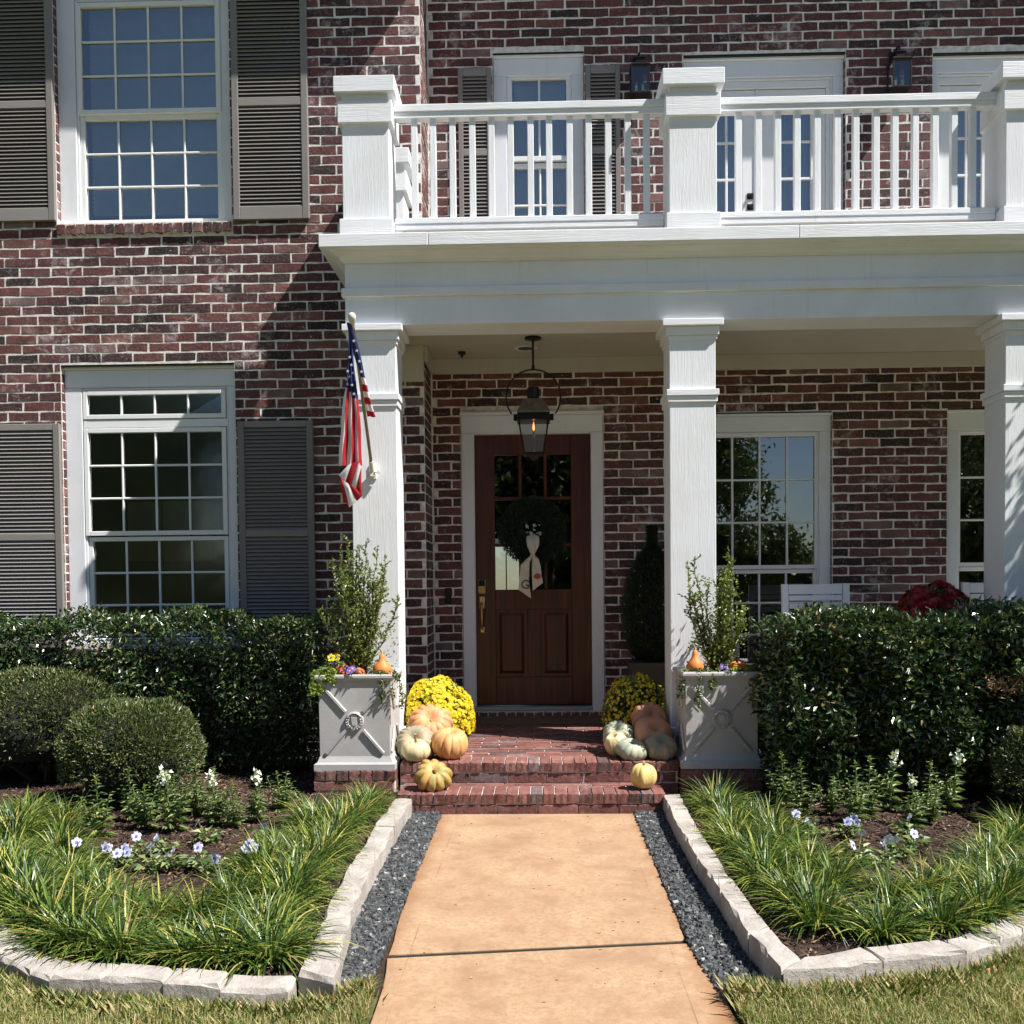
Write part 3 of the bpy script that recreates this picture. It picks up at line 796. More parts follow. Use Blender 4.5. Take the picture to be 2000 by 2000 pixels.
def pedestal(x0, x1, label):
    p = thing("brick_pedestal", ((x0 + x1) / 2, 6.53, 0), label, "pedestal", "brick pedestals beside the steps")
    MBx = MB(); MBx.box(x0 + .012, x1 - .012, 6.545, 7.055, -0.02, 0.240); MBx.build("mortar_bed", 'step_mortar', p)
    global its
    its = []
    x = x0
    n = int(round((x1 - x0) / RP)); pr_ = (x1 - x0) / n
    for i in range(n):
        its.append(((x0 + (i + .5) * pr_, 6.535, 0.215), (1, 0, 0), (0, -1, 0), pr_ - .009, 0.067, 0.245))
    for i in range(2):
        its.append(((x0 + (0.27 if i else 0.0) + 0.13, 6.54, 0.146), (1, 0, 0), (0, -1, 0), 0.255, 0.064, 0.08))
    for i in range(3):
        lo, hi = [(x0, x0 + .12), (x0 + .13, x0 + .38), (x0 + .39, x1)][i]
        its.append((((lo + hi) / 2, 6.54, 0.070), (1, 0, 0), (0, -1, 0), hi - lo, 0.066, 0.08))
        its.append((((lo + hi) / 2, 6.54, -0.004), (1, 0, 0), (0, -1, 0), hi - lo, 0.064, 0.08))
    for sx, nrm in ((x1 - .006, (1, 0, 0)), (x0 + .006, (-1, 0, 0))):
        u = (0, 1, 0) if nrm[0] > 0 else (0, -1, 0)
        for i in range(3):
            yc = 6.80 + (i + .5) * .0775
            its.append(((sx, yc, 0.215), u, nrm, .0675, 0.066, 0.24))
        for k, zc in enumerate((0.146, 0.070, -0.004)):
            for lo, hi in ([(6.63, 6.87), (6.88, 7.05)] if k % 2 == 0 else [(6.63, 6.74), (6.75, 7.0)]):
                its.append(((sx, (lo + hi) / 2, zc), u, nrm, hi - lo, 0.064, 0.08))
    place_bricks(its, p, 'pave', 300, None, proud=0.004)
pedestal(-1.492, -0.945, "low red brick pedestal under the sunlit grey planter below the flag")
pedestal(0.935, 1.475, "low red brick pedestal under the half shaded planter by the trimmed green hedge")

# ------------------------------------------------------------------ the house
house = thing("brick_house", (0, 8.2, 0), "two storey dark red brick house with white columned porch, balcony and taupe shutters", "house")
RX = -0.885
openL = [(-3.80, -2.40, 4.375, 6.26), (-3.80, -2.40, 1.02, 3.262)]
openU = [(-0.335, 0.425, 4.2, 5.90), (1.248, 2.586, 3.85, 5.848), (3.297, 4.65, 3.85, 5.82)]
openP = [(-0.635, 0.565, 0.0, 2.932), (1.27, 2.475, 0.30, 2.897), (3.43, 4.64, 0.30, 2.905)]

wl = MB(); sheet_with_holes(wl, WY, WY + 0.12, -7, RX, -0.05, 6.96, openL); wall_l = wl.build("wall", 'mortar', house)
place_bricks(wall_items('Y', WY, -4.75, RX, 0.02, 6.5, openL + [(-3.80, -2.39, 4.28, 4.38)], phase=-0.02), wall_l, 'brick', 300, near(-2.0, 3.6))
wr = MB(); wr.box(RX - 0.12, RX, WY + 0.12, RY, -0.05, 6.96); wall_r = wr.build("wall", 'mortar', house)
ri = wall_items('X', RX, WY + 0.005, RY - 0.005, 0.3, 6.5, [], phase=WY + .002, pitch=0.2495)
place_bricks(ri, wall_r, 'brick', 0)
wu = MB(); sheet_with_holes(wu, RY, RY + 0.12, RX - .12, 8, -0.05, 3.70, openP); wall_p = wu.build("wall", 'mortar', house)
wu = MB(); sheet_with_holes(wu, RY, RY + 0.12, RX - .12, 8, 3.70, 6.96, openU); wall_u = wu.build("wall", 'mortar', house)
place_bricks(wall_items('Y', RY, RX + 0.012, 4.75, 0.33, 3.68, openP, phase=0.055), wall_p, 'brick', 0)
place_bricks(wall_items('Y', RY, RX + 0.012, 4.75, 3.90, 6.5, openU, phase=0.02, pitch=0.246), wall_u, 'brick', 0)
# header bricks seen in the window jambs (they turn the corner into the reveals)
def jamb_bricks(parent, x, y, z0, z1, side):
    items = []
    k = int(z0 / CO)
    while k * CO < z1:
        zb = k * CO + JT / 2
        if zb > z0 and zb + BH < z1:
            u = (0, 1, 0) if side > 0 else (0, -1, 0)
            items.append(((x - side * 0.004, y + 0.045, zb + BH / 2), u, (side, 0, 0), 0.075, BH, 0.04))
        k += 1
    place_bricks(items, parent, 'brick', 0, proud=0.007)
for (x0, x1, z0, z1) in openL: jamb_bricks(wall_l, x0, WY, z0, z1, 1)
for (x0, x1, z0, z1) in openU: jamb_bricks(wall_u, x0, RY, z0, z1, 1); jamb_bricks(wall_u, x1, RY, z0, z1, -1)
for (x0, x1, z0, z1) in openP: jamb_bricks(wall_p, x0, RY, z0, z1, 1); jamb_bricks(wall_p, x1, RY, z0, z1, -1)
# rowlock sill under the upper window of the wing
its = []
n = 18
for i in range(n):
    pw = 1.41 / n
    its.append(((-3.80 + (i + .5) * pw, WY - 0.028, 4.325), (1, 0, 0), (0, -1, 0), pw - .011, 0.078, 0.11))
sl = MB(); sl.box(-3.795, -2.395, WY - .020, WY + .08, 4.284, 4.372); sill = sl.build("sill", 'mortar', house)
place_bricks(its, sill, 'brick', 300, None, proud=0.0)
# steel lintels over the openings
for (x0, x1, z) in [(-3.80, -2.40, 3.262), (1.248, 2.586, 5.848), (3.297, 4.65, 5.82), (-0.335, 0.425, 5.90), (-0.635, 0.565, 2.932), (1.27, 2.475, 2.897), (3.43, 4.64, 2.905)]:
    yy = WY if x0 < -1 else RY
    b_ = MB(); b_.box(x0 + .004, x1 - .004, yy - .002, yy + .11, z - .012, z - .002); b_.build("lintel", 'metal', house)

# closed body and rooms
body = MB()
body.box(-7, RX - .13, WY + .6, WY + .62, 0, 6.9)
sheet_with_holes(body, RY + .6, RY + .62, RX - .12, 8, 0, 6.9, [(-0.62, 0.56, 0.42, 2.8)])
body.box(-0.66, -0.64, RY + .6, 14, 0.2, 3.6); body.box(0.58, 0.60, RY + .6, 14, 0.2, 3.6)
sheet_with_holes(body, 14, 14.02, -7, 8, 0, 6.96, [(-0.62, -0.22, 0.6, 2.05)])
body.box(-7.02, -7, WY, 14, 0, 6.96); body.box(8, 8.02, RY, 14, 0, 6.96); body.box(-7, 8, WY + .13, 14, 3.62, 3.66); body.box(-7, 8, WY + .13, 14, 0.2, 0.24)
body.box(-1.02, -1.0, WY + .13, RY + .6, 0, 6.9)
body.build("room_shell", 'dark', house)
q = MB(); q.box(-0.44, -0.425, 13.98, 14.0, 0.6, 2.05); q.box(-0.62, -0.22, 13.97, 13.99, 1.32, 1.335); q.build("back_door_frame", 'metal', house)
roof = MB()
def eave(x0, x1, y0, z):
    roof.box(x0, x1, y0, y0 + 0.45, z, z + 0.02, m=1); roof.box(x0, x1, y0 - 0.03, y0, z - 0.02, z + 0.17, m=1)
eave(-7.4, -0.37, WY - 0.45, 6.98); eave(-0.37, 8.4, RY - 0.45, 6.98)
roof.add([(-7.4, 7.5, 7.15), (-0.37, 7.5, 7.15), (-0.37, 12, 9.6), (-7.4, 12, 9.6)], [(0, 1, 2, 3)])
roof.add([(-0.37, 8.0, 7.15), (8.4, 8.0, 7.15), (8.4, 12, 9.5), (-0.37, 12, 9.5)], [(0, 1, 2, 3)])
roof.add([(-7.4, 12, 9.6), (8.4, 12, 9.5), (8.4, 16, 7.0), (-7.4, 16, 7.0)], [(0, 1, 2, 3)])
roof.box(-0.39, -0.37, 7.5, 8.02, 6.98, 7.15, m=1)
roof.build("roof", ['roofing', 'white_h'], house)

# ---- windows
def sash(win, x0, x1, z0, z1, cols, rows, Y, fw=0.038, mw=0.017, glass='glass', fy=0.02, zs=None):
    f = MB()
    f.box(x0 - fw, x0, Y - fy, Y + .02, z0 - fw, z1 + fw, .003); f.box(x1, x1 + fw, Y - fy, Y + .02, z0 - fw, z1 + fw, .003)
    f.box(x0 + .0005, x1 - .0005, Y - fy - .001, Y + .019, z0 - fw, z0, .003); f.box(x0 + .0005, x1 - .0005, Y - fy - .001, Y + .019, z1, z1 + fw, .003)
    f.build("sash", 'sash', win)
    zs = zs or [z0 + (z1 - z0) * k / rows for k in range(rows + 1)]
    xs = [x0 + (x1 - x0) * k / cols for k in range(cols + 1)]
    for x in xs[1:-1]:
        q = MB(); q.box(x - mw / 2, x + mw / 2, Y - .012, Y + .004, z0 - .001, z1 + .001, .005); q.build("muntin", 'sash', win)
    for z in zs[1:-1]:
        q = MB(); q.box(x0 - .001, x1 + .001, Y - .0125, Y + .0035, z - mw / 2, z + mw / 2, .005); q.build("muntin", 'sash', win)
    for i in range(cols):
        for k in range(len(zs) - 1):
            j = [random.uniform(-.0012, .0012) for _ in range(4)]
            q = MB(); q.quad([(xs[i], Y + .006 + j[0], zs[k]), (xs[i + 1], Y + .006 + j[1], zs[k]), (xs[i + 1], Y + .006 + j[2], zs[k + 1]), (xs[i], Y + .006 + j[3], zs[k + 1])])
            q.build("pane", glass, win)

def win_root(name="window", label=None):
    o = bpy.data.objects.new(name, None); put(o, house)
    o.matrix_parent_inverse = Matrix.Translation(-house.location)
    if label: o["label"] = label
    return o
def casing(win, x0, x1, z0, z1, ix0, ix1, iz1, y0, y1, head_cap=True, sill_=True):
    c = MB()
    c.box(x0, ix0, y0, y1, z0, iz1 - .001, .004, m=0); c.box(ix1, x1, y0, y1, z0, iz1 - .001, .004, m=0)
    c.box(x0, x1, y0 - .002, y1, iz1, z1 - .03 if head_cap else z1, .004, m=1)
    if head_cap: c.box(x0 - .004, x1 + .004, y0 - .022, y1, z1 - .0295, z1 - .003, .006, m=1)
    # inner stop moulding
    c.box(ix0, ix0 + .018, y0 + .012, y1 + .02, z0, iz1 - .002, .004, m=0); c.box(ix1 - .018, ix1, y0 + .012, y1 + .02, z0, iz1 - .002, .004, m=0)
    c.box(ix0 + .018, ix1 - .018, y0 + .0125, y1 + .02, iz1 - .020, iz1 - .0015, .004, m=1)
    c.build("casing", ['white_sv', 'white_s'], win)
    if sill_:
        s = MB(); s.box(x0, x1, y0 - .03, y1, z0 - .045, z0 - .001, .008); s.build("window_sill", 'white_s', win)

YC = WY + .055
w = win_root(label="white sixteen-light sash window above the brick sill, blinds down")
casing(w, -3.798, -2.402, 4.40, 6.258, -3.655, -2.475, 6.17, YC, YC + .05, sill_=False)
sash(w, -3.605, -2.525, 5.297, 6.10, 4, 3, WY + .075, glass='glass_up')
sash(w, -3.598, -2.530, 4.432, 5.222, 4, 3, WY + .10, glass='glass_up')
q = MB()
z = 4.50
while z < 6.15:
    q.quad([(-3.58, WY + .185, z), (-2.54, WY + .185, z), (-2.54, WY + .160, z + .040), (-3.58, WY + .160, z + .040)]); z += .036
q.build("blind", 'blind', w)
w = win_root(label="tall white window with a four-light transom behind the hedge")
casing(w, -3.798, -2.402, 1.07, 3.258, -3.66, -2.472, 3.09, YC, YC + .05)
sash(w, -3.618, -2.530, 2.873, 3.030, 4, 1, WY + .075, fw=.036, glass='glass_soft')
sash(w, -3.618, -2.530, 1.935, 2.727, 4, 3, WY + .075, fw=.036, glass='glass_soft')
sash(w, -3.606, -2.532, 1.115, 1.855, 4, 3, WY + .10, fw=.034, glass='glass_soft', zs=[1.115, 1.335, 1.597, 1.855])
q = MB(); q.box(-3.655, -2.475, WY + .06, WY + .11, 2.768, 2.832, .004); q.build("transom_bar", 'sash', w)
q = MB()
for (x0, x1) in ((-3.45, -3.17), (-3.15, -2.92), (-2.90, -2.74)):
    q.box(x0, x1, WY + .40, WY + .41, 1.70, 2.20)
q.build("tan_panel", plain("plain_tan", (0.30, 0.26, 0.17), 0.7, bmp=0), w)  # three flat tan panels standing behind the panes
# upper recess window
w = win_root(label="narrow white window between small shutters behind the balcony railing")
casing(w, -0.333, 0.423, 4.25, 5.896, -0.222, 0.321, 5.725, RY + .03, RY + .08)
sash(w, -0.176, 0.278, 5.068, 5.704, 2, 2, RY + .065, fw=.040, glass='glass_up')
sash(w, -0.166, 0.272, 4.36, 4.978, 2, 2, RY + .085, fw=.038, glass='glass_up')
q = MB(); z = 4.4
while z < 5.7:
    q.quad([(-0.16, RY + .16, z), (0.27, RY + .16, z), (0.27, RY + .14, z + .03), (-0.16, RY + .14, z + .03)]); z += .03
q.build("blind", 'blind', w)
# porch windows
w = win_root(label="tall white porch window behind the slatted chair, reflecting a tree")
casing(w, 1.275, 2.471, 0.42, 2.893, 1.375, 2.375, 2.735, RY + .02, RY + .07)
sash(w, 1.425, 2.343, 1.617, 2.695, 4, 3, RY + .06, fw=.034)
sash(w, 1.430, 2.336, 0.52, 1.546, 4, 4, RY + .08, fw=.034, zs=[0.52, .775, 1.03, 1.297, 1.546])
w = win_root(label="white porch window beyond the rightmost column")
casing(w, 3.432, 4.635, 0.42, 2.901, 3.515, 4.54, 2.725, RY + .02, RY + .07)
sash(w, 3.556, 4.48, 1.622, 2.692, 4, 3, RY + .06, fw=.034)
sash(w, 3.556, 4.48, 0.52, 1.550, 4, 4, RY + .08, fw=.034, zs=[0.52, .775, 1.03, 1.316, 1.55])

# ---- shutters with single slats
SLAT = {}
def shutter(x0, x1, z0, z1, rails, Y, label=None, pitch=0.0305):
    o = MB(); sw = 0.052 if x1 - x0 > .4 else 0.04
    o.box(x0, x0 + sw, Y - .045, Y - .008, z0, z1, .003); o.box(x1 - sw, x1, Y - .045, Y - .008, z0, z1, .003)
    o.box(x0 + sw, x1 - sw, Y - .012, Y - .006, z0 + .01, z1 - .01, m=1)  # panel behind the slats, coloured dark for the shade between them
    s = o.build("shutter", ['shutter', 'gap_shade'], house)
    if label: s["label"] = label
    for (r0, r1) in rails:
        q = MB(); q.box(x0 + sw + .0005, x1 - sw - .0005, Y - .043, Y - .012, r0, r1, .003); q.build("rail", 'slat', s)
    rr = sorted(rails); xm, wd = (x0 + x1) / 2, (x1 - x0) - 2 * sw - .002
    key = round(wd, 3)
    if key not in SLAT:
        q = MB(); q.add([(-.5 * wd, -.006, -.0165), (.5 * wd, -.006, -.0165), (.5 * wd, .017, .008), (-.5 * wd, .017, .008),
                         (-.5 * wd, -.010, -.0125), (.5 * wd, -.010, -.0125), (.5 * wd, .013, .012), (-.5 * wd, .013, .012)],
                        [(0, 3, 2, 1), (4, 5, 6, 7), (0, 1, 5, 4), (2, 3, 7, 6), (0, 4, 7, 3), (1, 2, 6, 5)])
        SLAT[key] = q.mesh("slat", 'slat')
    for a, b_ in zip(rr, rr[1:]):
        n = max(1, int(round((b_[0] - a[1]) / pitch)))
        for i in range(n):
            ob = bpy.data.objects.new("slat", SLAT[key]); C.objects.link(ob); ob.parent = s
            ob.location = (xm, Y - .032, a[1] + (i + .5) * (b_[0] - a[1]) / n)
    return s
shutter(-2.372, -1.772, 4.372, 6.32, [(4.372, 4.468), (5.255, 5.312), (6.25, 6.32)], WY)
shutter(-4.40, -3.797, 4.395, 6.32, [(4.395, 4.487), (5.275, 5.325), (6.25, 6.32)], WY)
shutter(-2.372, -1.770, 1.00, 2.790, [(1.00, 1.08), (1.872, 1.925), (2.74, 2.790)], WY)
shutter(-4.40, -3.805, 1.00, 2.790, [(1.00, 1.08), (1.862, 1.912), (2.74, 2.790)], WY)
shutter(-0.624, -0.345, 4.25, 5.762, [(4.25, 4.32), (5.045, 5.095), (5.70, 5.762)], RY)
shutter(0.436, 0.721, 4.25, 5.762, [(4.25, 4.32), (5.045, 5.095), (5.70, 5.762)], RY)

# ---- balcony doors
w = win_root("balcony_doors", "white glazed double doors behind the balcony railing")
casing(w, 1.250, 2.582, 3.87, 5.844, 1.335, 2.497, 5.68, RY + .05, RY + .10, sill_=False)
q = MB(); q.box(1.353, 2.479, RY + .075, RY + .12, 5.60, 5.658, .003); q.box(2.447, 2.479, RY + .075, RY + .12, 3.88, 5.599, .003); q.box(1.353, 1.385, RY + .075, RY + .12, 3.88, 5.599, .003)
q.build("door_frame", 'sash', w)
def leaf_door(x0, x1, gx0, gx1):
    d = MB(); y0, y1 = RY + .09, RY + .13
    d.box(x0, gx0, y0, y1, 3.89, 5.594, .003); d.box(gx1, x1, y0, y1, 3.89, 5.594, .003)
    d.box(gx0, gx1, y0 + .001, y1, 5.42, 5.593, .003); d.box(gx0, gx1, y0 + .001, y1, 3.89, 4.24, .003)
    d.build("door_leaf", 'sash', w)
    zs = [4.24, 4.555, 4.858, 5.164, 5.42]
    for z in zs[1:-1]:
        q = MB(); q.box(gx0, gx1, y0 + .004, y1 - .01, z - .010, z + .010, .003); q.build("muntin", 'sash', w)
    xm = (gx0 + gx1) / 2
    q = MB(); q.box(xm - .010, xm + .010, y0 + .0035, y1 - .0105, 4.24, 5.42, .003); q.build("muntin", 'sash', w)
    for a, b_ in ((gx0, xm), (xm, gx1)):
        for k in range(4):
            q = MB(); q.quad([(a, y0 + .02, zs[k]), (b_, y0 + .02 + random.uniform(-.001, .001), zs[k]), (b_, y0 + .02, zs[k + 1]), (a, y0 + .02, zs[k + 1])]); q.build("pane", 'glass_up', w)
leaf_door(1.386, 1.860, 1.49, 1.750); leaf_door(1.882, 2.446, 2.062, 2.322)
q = MB(); q.box(1.861, 1.881, RY + .075, RY + .11, 3.89, 5.594, .004); q.build("astragal", 'sash', w)
q = MB()
for x0, x1 in ((1.45, 1.80), (2.02, 2.36)):
    n = 26
    for i in range(n):
        a, b_ = x0 + (x1 - x0) * i / n, x0 + (x1 - x0) * (i + 1) / n
        ya, yb = RY + .20 + .014 * math.sin(i * 1.3), RY + .20 + .014 * math.sin((i + 1) * 1.3)
        q.quad([(a, ya, 4.1), (b_, yb, 4.1), (b_, yb, 5.5), (a, ya, 5.5)])
q.build("curtain", 'curtain', w)
for z in (4.715, 4.625):
    q = MB(); q.box(1.79, 1.842, RY + .083, RY + .090, z - .026, z + .026, .004); q.tube((1.816, RY + .083, z), (1.816, RY + .055, z), .016, .013, 12)
    q.build("deadbolt", 'bronze', w)
w = win_root("balcony_door", "white glazed door at the far end of the balcony")
casing(w, 3.299, 4.648, 3.87, 5.816, 3.358, 4.58, 5.68, RY + .05, RY + .10, sill_=False)
q = MB(); q.box(3.376, 4.56, RY + .075, RY + .12, 5.60, 5.658, .003); q.build("door_frame", 'sash', w)
leaf_door(3.376, 3.95, 3.488, 3.74)
q = MB(); q.box(3.95, 4.56, RY + .09, RY + .13, 3.89, 5.594); q.build("door_leaf", 'sash', w)
q = MB(); q.box(3.45, 3.78, RY + .20, RY + .205, 4.1, 5.5); q.build("curtain", 'curtain', w)

# ---- porch structure: columns, entablature, ceiling, deck
COLX = (-1.143, 1.097, 3.419)
HW = 0.161
for cx in COLX:
    q = MB(); q.box(cx - HW, cx + HW, 7.06, 7.06 + 2 * HW, fz(7.1) - .01, 3.30, .004)
    col = q.build("column", 'white_v', house)
    cy = 7.06 + HW
    def collar(h, z0, z1, mat='white_h'):
        a = MB(); a.box(cx - HW - h, cx + HW + h, cy - HW - h, cy + HW + h, z0, z1, .003)
        return a
    q = collar(.050, 3.258, 3.304); q.build("capital", 'white_h', col)
    q = collar(.022, 3.198, 3.257); q.box(cx - HW - .010, cx + HW + .010, cy - HW - .010, cy + HW + .010, 3.168, 3.197, .003); q.build("capital_moulding", 'white_h', col)
    q = collar(.022, 2.779, 2.823); q.box(cx - HW - .012, cx + HW + .012, cy - HW - .012, cy + HW + .012, 2.735, 2.778, .003); q.build("neck_band", 'white_h', col)
    q = collar(.020, fz(7.1) - .01, fz(7.1) + .16); q.build("plinth", 'white_h', col)

en = MB()
X0, X1, YF, YB = -1.335, 6.0, 7.06, 7.385
en.box(X0, X1, YF, YB, 3.306, 3.80, .003)                                    # beam
en.box(X0 - .022, X1, YF - .022, YF, 3.500, 3.560, .003)                     # band
beam = en.build("beam", 'white_h', house)
en = MB()
en.box(X0, X0 + .30, YB + .001, WY - .001, 3.306, 3.80, .003); en.box(X0 - .022, X0, YF, WY - .001, 3.500, 3.560, .003)
en.build("beam", 'white_y', house)
cr = MB()
def crown(z0, z1, d0, d1):
    """sloped crown moulding in front and along the left side"""
    cr.add([(X0 - d0, YF - d0, z0), (X1, YF - d0, z0), (X1, YF - d1, z1), (X0 - d1, YF - d1, z1)], [(0, 1, 2, 3)])
    cr.add([(X0 - d0, WY - .002, z0), (X0 - d0, YF - d0, z0), (X0 - d1, YF - d1, z1), (X0 - d1, WY - .002, z1)], [(0, 1, 2, 3)])
crown(3.735, 3.748, .004, .016); crown(3.748, 3.748, .016, .024); crown(3.748, 3.772, .024, .036); crown(3.772, 3.790, .036, .085); crown(3.790, 3.802, .085, .090); crown(3.802, 3.803, .09, .148)
cr.build("crown_moulding", 'white_h', house)
gu = MB()
for a, b_ in ((X0 - .150, -0.73), (-0.728, 1.80), (1.802, 6.0)):
    gu.box(a, b_, YF - .150, YF - .11, 3.804, 3.893, .004)
gu.box(X0 - .150, X0 - .112, YF - .109, WY - .002, 3.804, 3.892, .004)
gu.build("gutter", 'white_h', house)
dk = MB(); dk.box(X0 - .111, 6.0, YF - .109, WY - .002, 3.81, 3.882); dk.box(RX + .03, 6.0, WY - .001, RY - .002, 3.81, 3.882)
dk.build("balcony_deck", plain('grey_deck_membrane', (.30, .29, .27), .9), house)
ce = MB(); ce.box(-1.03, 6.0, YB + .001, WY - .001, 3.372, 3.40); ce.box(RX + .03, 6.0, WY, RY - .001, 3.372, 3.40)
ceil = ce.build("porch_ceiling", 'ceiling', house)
x_ = [YB + .06 + i * .085 for i in range(12)]
tr = MB()
tr.box(RX + .02, 6.0, RY - .035, RY - .002, 3.246, 3.371, .003)               # frieze over door wall
tr.box(-1.03, 6.0, YB + .001, YB + .03, 3.345, 3.371, .003)
tr.box(-1.034, -1.010, YB + .03, WY - .03, 3.345, 3.371, .003)
tr.box(-1.30, RX - .002, WY - .030, WY - .002, 3.085, 3.371, .003)             # board on the wing wall
tr.box(RX + .002, RX + .030, WY + .002, RY - .036, 3.246, 3.371, .003)
tr.build("ceiling_trim", 'ceiling', house)
# fittings in the ceiling
q = MB(); q.lathe([(.095, 3.369), (.095, 3.3715), (.001, 3.3718)], -0.077, 8.10, 28); q.lathe([(.062, 3.3685), (.062, 3.3688), (.001, 3.3690)], -0.077, 8.10, 28, m=1)
tag(q.build("recessed_light", ['white_s', 'bronze'], house))
q = MB(); q.box(-.628, -.568, 8.16, 8.22, 3.352, 3.371, .004); q.tube((-.598, 8.19, 3.352), (-.598, 8.19, 3.325), .012, .008, 10); q.build("ceiling_sensor", 'metal', house)

# ---- balcony posts and railing
def post(cx, cy, zb, zt, k=1.0, hw=0.165):
    q = MB(); q.box(cx - hw, cx + hw, cy - hw, cy + hw, zb, zt - .05, .004); p = q.build("balcony_post", 'white_v', house)
    def col_(h, z0, z1, nm):
        a = MB(); a.box(cx - hw - h, cx + hw + h, cy - hw - h, cy + hw + h, z0, z1, .004); a.build(nm, 'white_h', p)
    col_(.022, zb + .001, zb + .155, "post_base")
    col_(.025, zt - .312, zt - .160, "post_band")
    col_(.048, zt - .110, zt, "post_cap")
    return p
cyP = 7.055 + .165
post(-1.175, cyP, 3.884, 5.010); post(1.105, cyP, 3.884, 5.012); post(3.415, cyP, 3.884, 5.006)
post(-1.14, 7.78, 3.884, 4.76, hw=.155)
def railing(x0, x1, xs, label=None):
    r_ = bpy.data.objects.new("balcony_railing", None); put(r_, house); r_.matrix_parent_inverse = Matrix.Translation(-house.location)
    q = MB(); q.box(x0, x1, 7.14, 7.235, 4.818, 4.868, .004); q.box(x0, x1, 7.15, 7.225, 4.775, 4.8175, .003); q.build("top_rail", 'white_h', r_)
    q = MB(); q.box(x0, x1, 7.145, 7.23, 4.035, 4.076, .004); q.box(x0, x1, 7.15, 7.225, 3.993, 4.0345, .003)
    q.box((x0 + x1) / 2 - .02, (x0 + x1) / 2 + .02, 7.16, 7.21, 3.883, 3.992); q.box(x0, x0 + .05, 7.16, 7.21, 3.883, 3.992); q.build("bottom_rail", 'white_h', r_)
    for x in xs:
        q = MB(); q.box(x, x + .044, 7.166, 7.210, 4.0765, 4.7745, .003); q.build("baluster", 'white_v', r_)
railing(-0.985, 0.915, [-0.868, -.735, -.597, -.456, -.320, -.184, -.043, .088, .233, .368, .506, .644, .777])
railing(1.295, 3.225, [1.422, 1.562, 1.697, 1.833, 1.973, 2.112, 2.243, 2.384, 2.515, 2.656, 2.793, 2.925, 3.055])
r_ = bpy.data.objects.new("balcony_railing", None); put(r_, house); r_.matrix_parent_inverse = Matrix.Translation(-house.location)
q = MB(); q.box(-1.215, -1.125, 7.39, 7.62, 4.55, 4.63, .004); q.build("top_rail", 'white_y', r_)
q = MB(); q.box(-1.215, -1.125, 7.39, 7.62, 3.99, 4.07, .004); q.build("bottom_rail", 'white_y', r_)
for y in (7.44, 7.54):
    q = MB(); q.box(-1.19, -1.146, y, y + .044, 4.0705, 4.5495, .003); q.build("baluster", 'white_v', r_)

# ---- front door
m, nt, b = new_mat("mahogany_door"); v = coords(nt, (28, 28, 1.6))
L(nt, ramp(nt, noise(nt, v, 1.0, 6, 0.6, 0.8), [(0.3, (0.032, 0.006, 0.002)), (0.55, (0.080, 0.015, 0.005)), (0.75, (0.125, 0.026, 0.009))]), b.inputs["Base Color"])
b.inputs["Roughness"].default_value = 0.35; bump(nt, noise(nt, v, 2.0, 4), 0.08, 0.002, b); M['wood'] = m
DY = RY + .055
dc = MB()
dc.box(-0.631, -0.531, RY - .015, RY + .06, 0.40, 2.751, .004); dc.box(0.460, 0.561, RY - .015, RY + .06, 0.40, 2.751, .004)
dc.box(-0.631, 0.561, RY - .017, RY + .06, 2.752, 2.895, .004, m=1); dc.box(-0.640, 0.570, RY - .040, RY + .05, 2.896, 2.926, .005, m=1)
dc.box(-0.531, -0.524, RY - .003, RY + .07, 0.44, 2.749); dc.box(0.464, 0.4595, RY - .003, RY + .07, 0.44, 2.749); dc.box(-0.524, 0.459, RY - .003, RY + .07, 2.742, 2.7515, m=1)
dc.build("door_casing", ['white_sv', 'white_s'], house)
dmb = MB()
gx0, gx1, gz0, gz1 = -0.357, 0.292, 1.43, 2.573
dmb.box(-0.523, gx0, DY, DY + .045, 0.446, 2.741, .003); dmb.box(gx1, 0.458, DY, DY + .045, 0.446, 2.741, .003)
dmb.box(gx0, gx1, DY + .001, DY + .044, gz1, 2.740, .003); dmb.box(gx0, gx1, DY + .001, DY + .044, 1.262, gz0, .003)
dmb.box(gx0, gx1, DY + .001, DY + .044, 0.446, 0.682, .003); dmb.box(-0.085, 0.026, DY + .0015, DY + .044, 0.682, 1.262, .003)
door = dmb.build("front_door", 'wood', house); door["label"] = "dark mahogany front door with nine lights and two panels"
for a, b_ in ((gx0, -0.085), (0.026, gx1)):
    q = MB(); q.box(a, b_, DY + .022, DY + .03, 0.682, 1.262)
    q.add([(a + .03, DY + .021, .712), (b_ - .03, DY + .021, .712), (b_ - .03, DY + .021, 1.232), (a + .03, DY + .021, 1.232),
           (a + .055, DY + .006, .737), (b_ - .055, DY + .006, .737), (b_ - .055, DY + .006, 1.207), (a + .055, DY + .006, 1.207)],
          [(0, 1, 5, 4), (1, 2, 6, 5), (2, 3, 7, 6), (3, 0, 4, 7), (4, 5, 6, 7)])
    q.build("door_panel", 'wood', door)
gxs, gzs = [gx0, -0.141, 0.075, gx1], [gz0, 1.81, 2.205, gz1]
for x in gxs[1:-1]:
    q = MB(); q.box(x - .014, x + .014, DY + .002, DY + .035, gz0 + .0005, gz1 - .0005, .005); q.build("muntin", 'wood', door)
for z in gzs[1:-1]:
    q = MB(); q.box(gx0 + .0005, gx1 - .0005, DY + .0025, DY + .0345, z - .014, z + .014, .005); q.build("muntin", 'wood', door)
for i in range(3):
    for k in range(3):
        q = MB(); j = random.uniform(-.001, .001)
        q.quad([(gxs[i], DY + .02, gzs[k]), (gxs[i + 1], DY + .02 + j, gzs[k]), (gxs[i + 1], DY + .02, gzs[k + 1]), (gxs[i], DY + .02 - j, gzs[k + 1])]); q.build("pane", 'glass_door', door)
